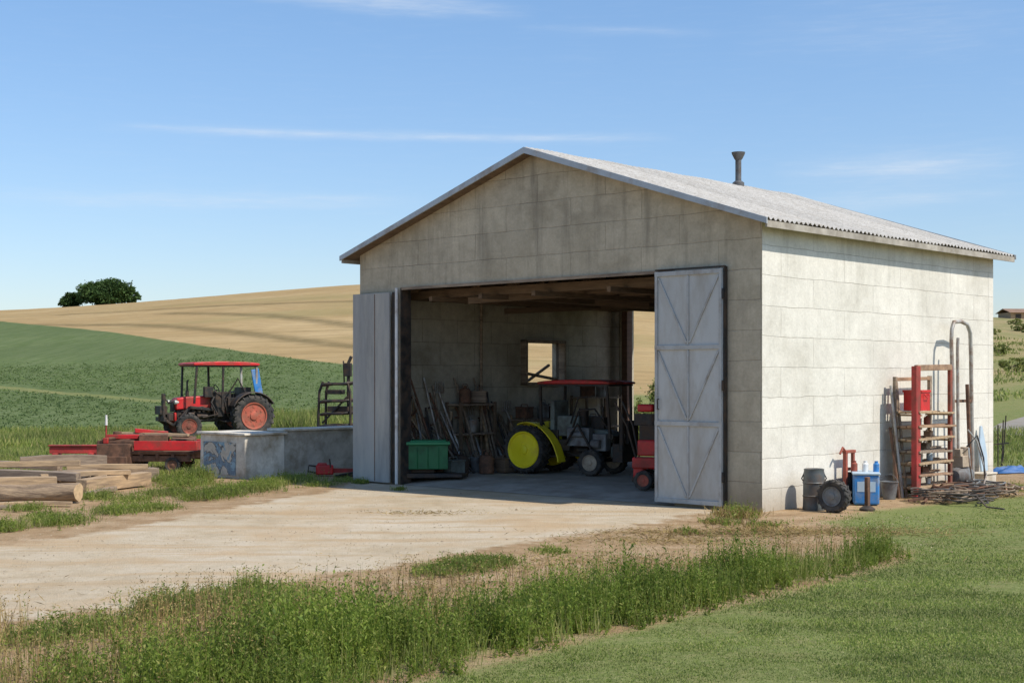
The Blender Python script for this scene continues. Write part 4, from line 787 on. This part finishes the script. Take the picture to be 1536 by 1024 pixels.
for i,px_ in enumerate((1497,1507,1513)):
    mb=MB(); mb.tube([(0,0,0),(.04*i,0,.95+.1*i)],.014,6); mb.bar((-.1,0,.5),(.15,0,.52),.02,.02); tag(mb.obj('stake',M_black,None,loc=(at(px_,32),32+i*.2,0)),'thin dark stake beyond the shed corner','stake','thin stakes beyond the shed')
# ---------------------------------------------------------------- vegetation meshes
def vegobj(name,V,mat,kind=True):
    V=np.asarray(V,'f').reshape(-1,3); me=bpy.data.meshes.new(name); me.vertices.add(len(V)); me.vertices.foreach_set('co',V.ravel())
    fillq(me,np.arange(len(V)).reshape(-1,4)); me.materials.append(mat)
    o=bpy.data.objects.new(name,me); COL.objects.link(o)
    if kind:o['kind']='stuff'
    return o
def norm(a): return a/np.maximum(np.linalg.norm(a,axis=-1,keepdims=True),1e-9)
def leaves(P,D,L,Wd,droop=.2,mid=.45):
    N=len(P); D=norm(D); S=norm(np.cross(D,rng.normal(size=(N,3)))); L=np.asarray(L)[:,None]; Wd=np.asarray(Wd)[:,None]
    mdl=P+D*L*mid; tip=P+D*L; tip[:,2]-=(droop*L[:,0])
    return np.stack([P,mdl+S*Wd/2,tip,mdl-S*Wd/2],1)
def blades(P,L,Wd,lean=.35,droop=.15):
    N=len(P); a=rng.uniform(0,2*np.pi,N); l=np.abs(rng.normal(0,lean,N)); D=np.stack([np.cos(a)*l,np.sin(a)*l,np.ones(N)],1)
    return leaves(P,D,L,Wd,droop,.4)
def inpoly(poly,n,pad=0):
    xs=[p[0] for p in poly];ys_=[p[1] for p in poly]; out=[]
    while sum(len(o) for o in out)<n:
        x=rng.uniform(min(xs),max(xs),n*2);y=rng.uniform(min(ys_),max(ys_),n*2); k=sdf(poly,x,y)>pad; out.append(np.stack([x[k],y[k]],1))
    return np.concatenate(out)[:n]
def g3(xy,dz=0): return np.stack([xy[:,0],xy[:,1],tz(xy[:,0],xy[:,1])+dz],1)
n=430000; pxr=rng.uniform(380,1750,n); pyr=745+(rng.random(n)**.8)*420
Yr=F*H/(pyr-HY); Xr=(pxr-768)/F*Yr
s=sdf(lawn,Xr,Yr); dens=np.clip(.5+s/.35,0,1)*(.7+.4*vn(Xr*1.3,Yr*1.3)); 
dens=np.maximum(dens,.5*np.clip(.5+sdf(midg,Xr,Yr)/.7,0,1)*(vn(Xr*1.7+5,Yr*1.7)>.45))
bare=(vn(Xr*.9+20,Yr*2.2+5)>.80)&(Yr<13); k=rng.random(n)<dens*np.where(bare,.35,1); Xr,Yr=Xr[k],Yr[k]; n=len(Xr)
P=g3(np.stack([Xr,Yr],1)); hh=rng.uniform(.016,.036,n)*(1+.3*(vn(Xr*2.1,Yr*2.1)>.7)); 
vegobj('lawn_grass',blades(P,hh,.0045+.0004*Yr,.9,.1),L_lawn)
def leafy(xy,h,nst=3,nl=13,ll=.05,ln0=.4,wr=(.28,.5),up=(.1,1.5)):
    n=len(xy); ns=n*nst; b=np.repeat(g3(xy),nst,0); hh=np.repeat(h,nst)*rng.uniform(.55,1.1,ns)
    a=rng.uniform(0,2*np.pi,ns); ln=rng.uniform(.05,ln0,ns); D=norm(np.stack([np.cos(a)*ln,np.sin(a)*ln,np.ones(ns)],1)); b[:,:2]+=rng.normal(0,.03,(ns,2))
    st=leaves(b,D,hh,np.full(ns,.006),0,.3)
    bb=np.repeat(b,nl,0); DD=np.repeat(D,nl,0); H2=np.repeat(hh,nl); f=np.tile((np.arange(nl)+.5)/nl,ns)+rng.uniform(-.03,.03,ns*nl)
    P=bb+DD*(H2*f)[:,None]; a=rng.uniform(0,2*np.pi,ns*nl); LD=np.stack([np.cos(a),np.sin(a),rng.uniform(*up,ns*nl)],1)
    L=ll*rng.uniform(.5,1.3,ns*nl)*(1.15-.65*f)*(.6+H2*1.3)
    return np.concatenate([st,leaves(P,LD,L,L*rng.uniform(*wr,ns*nl),.2)])
# upright weeds: thin at the lower left end, taller and thicker toward the shed corner
xy=inpoly(weed,9500); xy=xy[(xy[:,1]>8.2)&(np.abs(xy[:,0]/xy[:,1])<.45)]
e=np.clip(sdf(weed,xy[:,0],xy[:,1])/.5,0,1); cl=.55*vn(xy[:,0]*1.7+3,xy[:,1]*1.7)+.45*vn(xy[:,0]*4.1,xy[:,1]*4.1+8); ld=np.clip((xy[:,0]+3.6)/2.4,.10,1)
k=rng.random(len(xy))<(.15+.85*e)*np.clip((cl-.22)*2.4,.05,1)*ld; xy=xy[k];e=e[k];cl=cl[k];ld=ld[k]
h=(.12+.55*e**.7*np.clip(cl-.10,0,1)*(.5+.5*ld))*rng.uniform(.55,1.35,len(xy)); V=[leafy(xy,h,4,15,.055,.28,(.22,.42),(.5,2.2))]
xy=inpoly(weed,1500,.10); xy=xy[(xy[:,1]>8.4)&(np.abs(xy[:,0]/xy[:,1])<.45)&(vn(xy[:,0]*1.3,xy[:,1]*1.3+7)>.35)&(rng.random(len(xy))<np.clip((xy[:,0]+4)/3,.15,1))]; V.append(leafy(xy,rng.uniform(.28,.60,len(xy)),2,24,.036,.18,(.2,.38),(.6,2.4)))
vegobj('roadside_weeds',np.concatenate(V),L_weed)
xy=inpoly(weed,60000); xy=xy[(xy[:,1]>8.2)&(np.abs(xy[:,0]/xy[:,1])<.45)]; e=np.clip(sdf(weed,xy[:,0],xy[:,1])/.5,0,1)
k=rng.random(len(xy))<(.12+.5*e)*np.clip((xy[:,0]+4.0)/3,.15,1)*(vn(xy[:,0]*2,xy[:,1]*2)*1.4); xy=xy[k]
vegobj('roadside_grass',blades(g3(xy),rng.uniform(.06,.32,len(xy)),rng.uniform(.004,.008,len(xy)),.35,.12),L_verge)
xy=np.concatenate([inpoly(PG([(-300,990),(0,950),(200,935),(420,945),(480,1024),(300,1150),(-300,1400)]),3200),inpoly(PG([(200,925),(600,890),(1000,845),(1330,800),(1345,835),(1000,900),(600,980),(250,985)]),2600)])
xy=xy[vn(xy[:,0]*1.5+9,xy[:,1]*1.5)>.40]; n=len(xy); h=rng.uniform(.08,.46,n)*np.clip(.55+(2-xy[:,0])/9,.5,1)
b_=blades(g3(xy),h,np.full(n,.006),.25,.05); tips=b_[:,2]; T6=np.repeat(tips,4,0)+rng.normal(0,.014,(n*4,3)); T6[:,2]-=np.abs(rng.normal(0,.03,n*4))
vegobj('dry_stalks',np.concatenate([b_,leaves(T6,rng.normal(size=(n*4,3))*.6+[0,0,1.0],np.full(n*4,.026),np.full(n*4,.008))]),L_dry)
tufts=[(300,912,.35,60,.16),(360,905,.45,120,.16),(420,902,.35,70,.18),(240,918,.2,35,.2),(150,945,.35,60,.14),(60,958,.3,50,.14),(380,895,.12,18,.3),(240,925,.1,12,.3),(700,852,.3,80,.13),(735,846,.22,60,.12),(655,860,.22,40,.12),(820,828,.2,20,.08),
 (330,742,.5,90,.2),(300,748,.3,50,.18),(370,735,.5,110,.2),(400,728,.35,60,.18),(440,722,.4,80,.2),(90,785,.35,70,.2),(60,778,.2,30,.15),(180,768,.35,80,.18),(230,765,.3,50,.16),(12,795,.2,40,.2),(250,742,.35,60,.18),(300,722,.2,50,.40),(280,728,.4,80,.22),(200,752,.3,30,.16),(260,722,.35,60,.22),(150,748,.3,40,.2),(40,765,.25,30,.15),
 (1105,775,.28,60,.22),(1080,785,.2,30,.12),(520,722,.25,30,.14),(540,725,.12,20,.12),(600,735,.1,10,.1),(1140,790,.3,30,.1),(1030,800,.2,20,.08),(480,728,.3,30,.12),(1330,742,.25,30,.12),(1380,740,.3,50,.14),(1520,735,.4,60,.15)]
G1=[];G2=[];G3=[]
for (a,b_,r0,n,h) in tufts:
    cx,cy=G(a,b_); xy=np.stack([cx+rng.normal(0,r0*.6,n),cy+rng.normal(0,r0*.8,n)],1); G1.append(leafy(xy,np.full(n,h)*rng.uniform(.5,1.2,n),3,8,.06))
    m_=n*14; xy=np.stack([cx+rng.normal(0,r0*.6,m_),cy+rng.normal(0,r0*.8,m_)],1); (G3 if 1000<a<1145 else G2).append(blades(g3(xy),rng.uniform(.3,1.1,m_)*h,np.full(m_,.010),.6,.2))
vegobj('weed_tufts',np.concatenate(G1),L_weed); vegobj('grass_tufts',np.concatenate(G2),L_verge)
V=[]
for (a,b_,r0,n) in ((1090,800,.9,2200),(1200,798,1.0,2200),(1000,812,.7,1200),(1300,800,.7,700),(1440,745,.9,900),(640,770,.5,300),(300,935,1.5,1200),(700,880,1.5,1500),(950,845,1.2,1500)):
    cx,cy=G(a,b_); xy=np.stack([cx+rng.normal(0,r0,n),cy+rng.normal(0,r0*.35,n)],1); D=rng.normal(size=(n,3)); D[:,2]=np.abs(D[:,2])*.25; V.append(leaves(g3(xy,.01),D,rng.uniform(.03,.12,n),np.full(n,.008),0))
vegobj('straw_litter',np.concatenate(V+G3),L_dry)
nst=3500; xy=inpoly(PG([(-200,960),(300,930),(700,860),(1430,830),(1400,770),(1150,775),(540,728),(100,790),(-300,830)]),nst)
s_=rng.uniform(.004,.014,nst)*(1+(rng.random(nst)>.98)*1.2)
o_v=np.array([(1,0,0),(-1,0,0),(0,1,0),(0,-1,0),(0,0,.8),(0,0,-.5)],float)
Vs=(o_v[None]*s_[:,None,None]*rng.uniform(.6,1.3,(nst,6,3)))+g3(xy)[:,None,:]
me=bpy.data.meshes.new('gravel'); me.vertices.add(nst*6); me.vertices.foreach_set('co',Vs.astype('f').ravel())
tri=(np.array([(0,2,4),(2,1,4),(1,3,4),(3,0,4)])[None]+np.arange(nst)[:,None,None]*6).reshape(-1,3); me.loops.add(tri.size); me.loops.foreach_set('vertex_index',tri.astype('i').ravel()); me.polygons.add(len(tri)); me.polygons.foreach_set('loop_start',(np.arange(len(tri))*3).astype('i')); me.polygons.foreach_set('loop_total',np.full(len(tri),3,'i')); me.update(calc_edges=True)
me.materials.append(leafmat('pebble',[(.24,.19,.14),(.36,.29,.21),(.48,.41,.32),(.30,.22,.15)],0.0,.9)); go=bpy.data.objects.new('gravel',me); COL.objects.link(go); go['kind']='stuff'
V=[]
def verge(poly,n,h0,h1,w,dn=.35,lean=.5):
    xy=inpoly(poly,n); k=vn(xy[:,0]*.5,xy[:,1]*.5)>dn-.15*rng.random(len(xy)); xy=xy[k]; V.append(blades(g3(xy),rng.uniform(h0,h1,len(xy))*(.5+.9*vn(xy[:,0]*.8+3,xy[:,1]*.8)),np.full(len(xy),w),lean,.12))
verge([(-22,33.5),(-9.5,33),(-6.6,32.2),(-4.2,33.5),(-3.2,36),(-3.5,54),(-26,50)],95000,.08,.28,.022,.2)
verge([(-26,38),(-12,38),(-11,44),(-24,46)],16000,.2,.5,.028,.45)
verge([(-9.5,50),(-3,44),(-2,58),(-11,56)],18000,.35,.8,.03,.35)
verge([(-13,27.8),(-6.6,28.8),(-6.9,33),(-18,34)],16000,.08,.25,.016,.35)
verge([(11,31),(30,31),(34,46),(13,43)],26000,.06,.25,.025,.3)
verge([(13,43),(34,46),(34,53),(17,52)],12000,.1,.5,.03,.3)
verge([(2.2,36),(10,36),(14,50),(1.5,52)],22000,.5,1.3,.04,.2)
verge([(17,60),(40,84),(60,130),(30,130)],14000,.15,.4,.09,.45)
vegobj('verge_grass',np.concatenate(V),L_verge)
xy=inpoly(cropP,60000); xy=xy[(xy[:,1]<120)]; k=(sdf([R(-200,564),R(0,575),R(300,602),R(300,609),R(0,583),R(-200,573)],xy[:,0],xy[:,1])<0)&(rng.random(len(xy))<np.clip((120-xy[:,1])/45,0,1)); xy=xy[k]
n=len(xy); P=np.repeat(g3(xy),4,0); P[:,:2]+=rng.normal(0,.12,(n*4,2)); D=rng.normal(size=(n*4,3)); D[:,2]=np.abs(D[:,2])*.35+.15
vegobj('crop_plants',leaves(P,D,rng.uniform(.07,.17,n*4),rng.uniform(.04,.08,n*4),.1),L_crop)
def tree(name,label,cat,X0,Y0,blobs,trunk_h,nl,ls,mat=L_tree,sink=0,group=None):
    z0=float(tz(X0,Y0))-sink; e=empty(name,(X0,Y0,z0),0,None,label,cat,group)
    mb=MB(); mb.tube([(0,0,-.3),(.05,0,trunk_h*.5),(0,.05,trunk_h)],[.05*trunk_h+.06,.04*trunk_h+.04,.03*trunk_h+.02],8)
    for (bx_,by_,bz,br,bh) in blobs: mb.tube([(0,0,trunk_h*.7),(bx_*.5,by_*.5,(trunk_h+bz)*.5),(bx_,by_,bz)],[.03*trunk_h+.02,.02*trunk_h+.015,.02],6)
    mb.obj('trunk',M_bark,e)
    out=[]; tot=sum(b[3]**2 for b in blobs)
    for (bx_,by_,bz,br,bh) in blobs:
        n=int(nl*br*br/tot); nc_=max(8,n//40); cc=norm(rng.normal(size=(nc_,3)))*rng.uniform(.45,1.0,(nc_,1)); ci=rng.integers(0,nc_,n)
        d=cc[ci]+rng.normal(0,.12,(n,3)); P=d*[br,br,bh]+[bx_,by_,bz]; P[:,2]=np.maximum(P[:,2],.02)
        out.append(leaves(P,norm(d)+rng.normal(0,.6,(n,3)),rng.uniform(.6,1.3,n)*ls,rng.uniform(.5,.9,n)*ls,.2))
    c=vegobj('crown',np.concatenate(out),mat,False); c.parent=e; return e
tree('oak_tree','broad dark green tree on the hill crest','tree',at(161,214),214,[(-2.2,0,2.0,2.3,1.4),(.6,0,2.4,2.5,1.5),(2.6,0,2.0,1.9,1.4),(-.2,-1,1.4,2.8,1.2),(3.5,.3,1.3,1.2,.9),(-3.5,0,1.4,1.2,.9),(-.8,.5,2.6,1.6,1.2)],1.7,22000,.33,sink=.1)
tree('oak_tree','smaller dark green tree beside the larger one','tree',at(106,216),216,[(0,0,1.2,1.3,1.0),(-.7,0,.9,.9,.8),(.9,.2,1.4,1.0,.9)],1.0,7000,.28,sink=.1)
for i,(x0,y0_,k) in enumerate(((3.2,38,.9),(4.1,39.5,1.1),(2.6,41,1.0),(5,42,1.2))):
    tree('shrub','yellow-green bushy shrub behind the shed','shrub',x0,y0_,[(0,0,.8*k,.6*k,.7*k),(.5*k,.1,.6*k,.45*k,.5*k),(-.5*k,0,.55*k,.45*k,.5*k),(.1,.1,1.35*k,.3*k,.4*k)],.5*k,3500,.085,L_shrub,group='shrubs behind the shed')
for i in range(14):
    y0_=random.uniform(90,185); x0=random.uniform(.33,.42)*y0_; k=random.uniform(.4,.85)
    tree('shrub','low rounded green shrub on the grassy hillside','shrub',x0,y0_,[(0,0,.5*k,1.0*k,.5*k),(.8*k,.2,.35*k,.7*k,.35*k),(-.7*k,0,.35*k,.6*k,.35*k)],.4*k,900,.2*k,L_shrub,group='shrubs on the hillside')
hx=at(1542,200); hz=float(tz(hx,200))-.3; fh=empty('farmhouse',(hx,200,hz),.1,None,'distant low farm building with brown roof','house')
mb=MB(); mb.box((0,0,.55),(7.0,4,1.2)); mb.obj('wall',M_woodL,fh)
mb=MB(); mb.prism([(-2.4,1.1),(0,1.75),(2.4,1.1),(0,1.6)],-3.8,3.8,'yz'); mb.obj('roof',simple('tile_roof',(.26,.16,.10),.9,0,.25,1.5),fh)
for i in range(3): mb=MB(); mb.box((-2.4+i*2.3,-2.02,.6),(.8,.06,.6)); mb.obj('window',M_black,fh)
# ---------------------------------------------------------------- sky, sun, camera
az=math.radians(13); hx_=(math.cos(az)*AX[0]+math.sin(az)*AY[0],math.cos(az)*AX[1]+math.sin(az)*AY[1]); EL=math.radians(51)
sd=Vector((hx_[0]*math.cos(EL),hx_[1]*math.cos(EL),math.sin(EL)))
w=bpy.data.worlds.new('World'); sc.world=w; w.use_nodes=True; w.node_tree.nodes.clear(); t=T(w.node_tree)
sk=t.n('ShaderNodeTexSky'); sk.sky_type='NISHITA'; sk.sun_disc=False; sk.sun_elevation=EL; sk.sun_rotation=math.atan2(sd.x,sd.y); sk.air_density=1.0; sk.dust_density=.5; sk.ozone_density=2.0; sk.altitude=100
g=t.n('ShaderNodeTexCoord').outputs['Generated']; sp=t.n('ShaderNodeSeparateXYZ'); w.node_tree.links.new(g,sp.inputs[0])
hyp=t.m('SQRT',t.m('ADD',t.m('MULTIPLY',sp.outputs[0],sp.outputs[0]),t.m('MULTIPLY',sp.outputs[1],sp.outputs[1])))
el=t.m('DIVIDE',sp.outputs[2],t.m('MAXIMUM',hyp,.01)); azn=t.m('ARCTAN2',sp.outputs[0],sp.outputs[1])
cv=t.n('ShaderNodeCombineXYZ'); t.set(cv.inputs[0],azn); t.set(cv.inputs[1],el)
wn=t.noise(6,t.map(cv.outputs[0],(1.2,6,1)),6,.6); wf=t.noise(30,t.map(cv.outputs[0],(1.0,9,1)),7,.65)
tot=None
for (e0,sl,wd,a0,a1,amp) in ((.171,-.006,.0028,-.29,.12,.42),(.262,-.055,.006,-.22,.02,.42),(.125,.01,.005,-.37,-.05,.28),(.137,.03,.009,.18,.36,.55),(.118,.02,.006,.16,.36,.3),(.25,-.05,.003,.0,.16,.22),(.228,.0,.002,.02,.075,.35),(.235,.02,.02,.15,.38,.12)):
    c_=t.m('ADD',t.m('MULTIPLY',azn,sl),e0); dlt=t.m('ADD',t.m('SUBTRACT',el,c_),t.m('MULTIPLY',t.m('SUBTRACT',wn,.5),wd*3))
    gs=t.m('EXPONENT',t.m('MULTIPLY',t.m('POWER',t.m('ABSOLUTE',t.m('DIVIDE',dlt,wd)),2.0),-1.0))
    wnd=t.m('MULTIPLY',t.rng(azn,a0,a0+.08),t.rng(azn,a1,a1-.08)); v_=t.m('MULTIPLY',t.m('MULTIPLY',gs,wnd),t.m('MULTIPLY',t.rng(wf,.3,.7,.3,1.0),amp))
    tot=v_ if tot is None else t.m('ADD',tot,v_)
hz=t.m('MULTIPLY',t.rng(wf,.50,.8,0,.07),t.rng(el,.02,.2,1,.5)); tot=t.m('ADD',tot,hz,clamp=True)
skc=t.mix(1.0,sk.outputs[0],t.mix(t.rng(el,.02,.30),(.95,.97,1.08),(1.04,1.20,1.32)),'MULTIPLY')
colr=t.mix(tot,skc,(6.0,6.5,7.1))
bg=t.n('ShaderNodeBackground',Color=colr,Strength=.13); ow=t.n('ShaderNodeOutputWorld'); w.node_tree.links.new(bg.outputs[0],ow.inputs[0])
su=bpy.data.lights.new('sun','SUN'); su.energy=4.7; su.angle=math.radians(.5); su.color=(1,.94,.84); so=bpy.data.objects.new('sun',su); COL.objects.link(so); so.rotation_euler=sd.to_track_quat('Z','Y').to_euler(); so.location=(20,-10,30)
cam=bpy.data.cameras.new('camera'); co=bpy.data.objects.new('camera',cam); COL.objects.link(co); co.location=(0,0,H); co.rotation_euler=(math.pi/2,0,0)
cam.sensor_width=36; cam.lens=F/1536*36; cam.shift_y=55/1536; cam.clip_end=3000; cam.clip_start=.1; sc.camera=co
sc.view_settings.view_transform='Standard'; sc.view_settings.look='None'; sc.view_settings.exposure=0
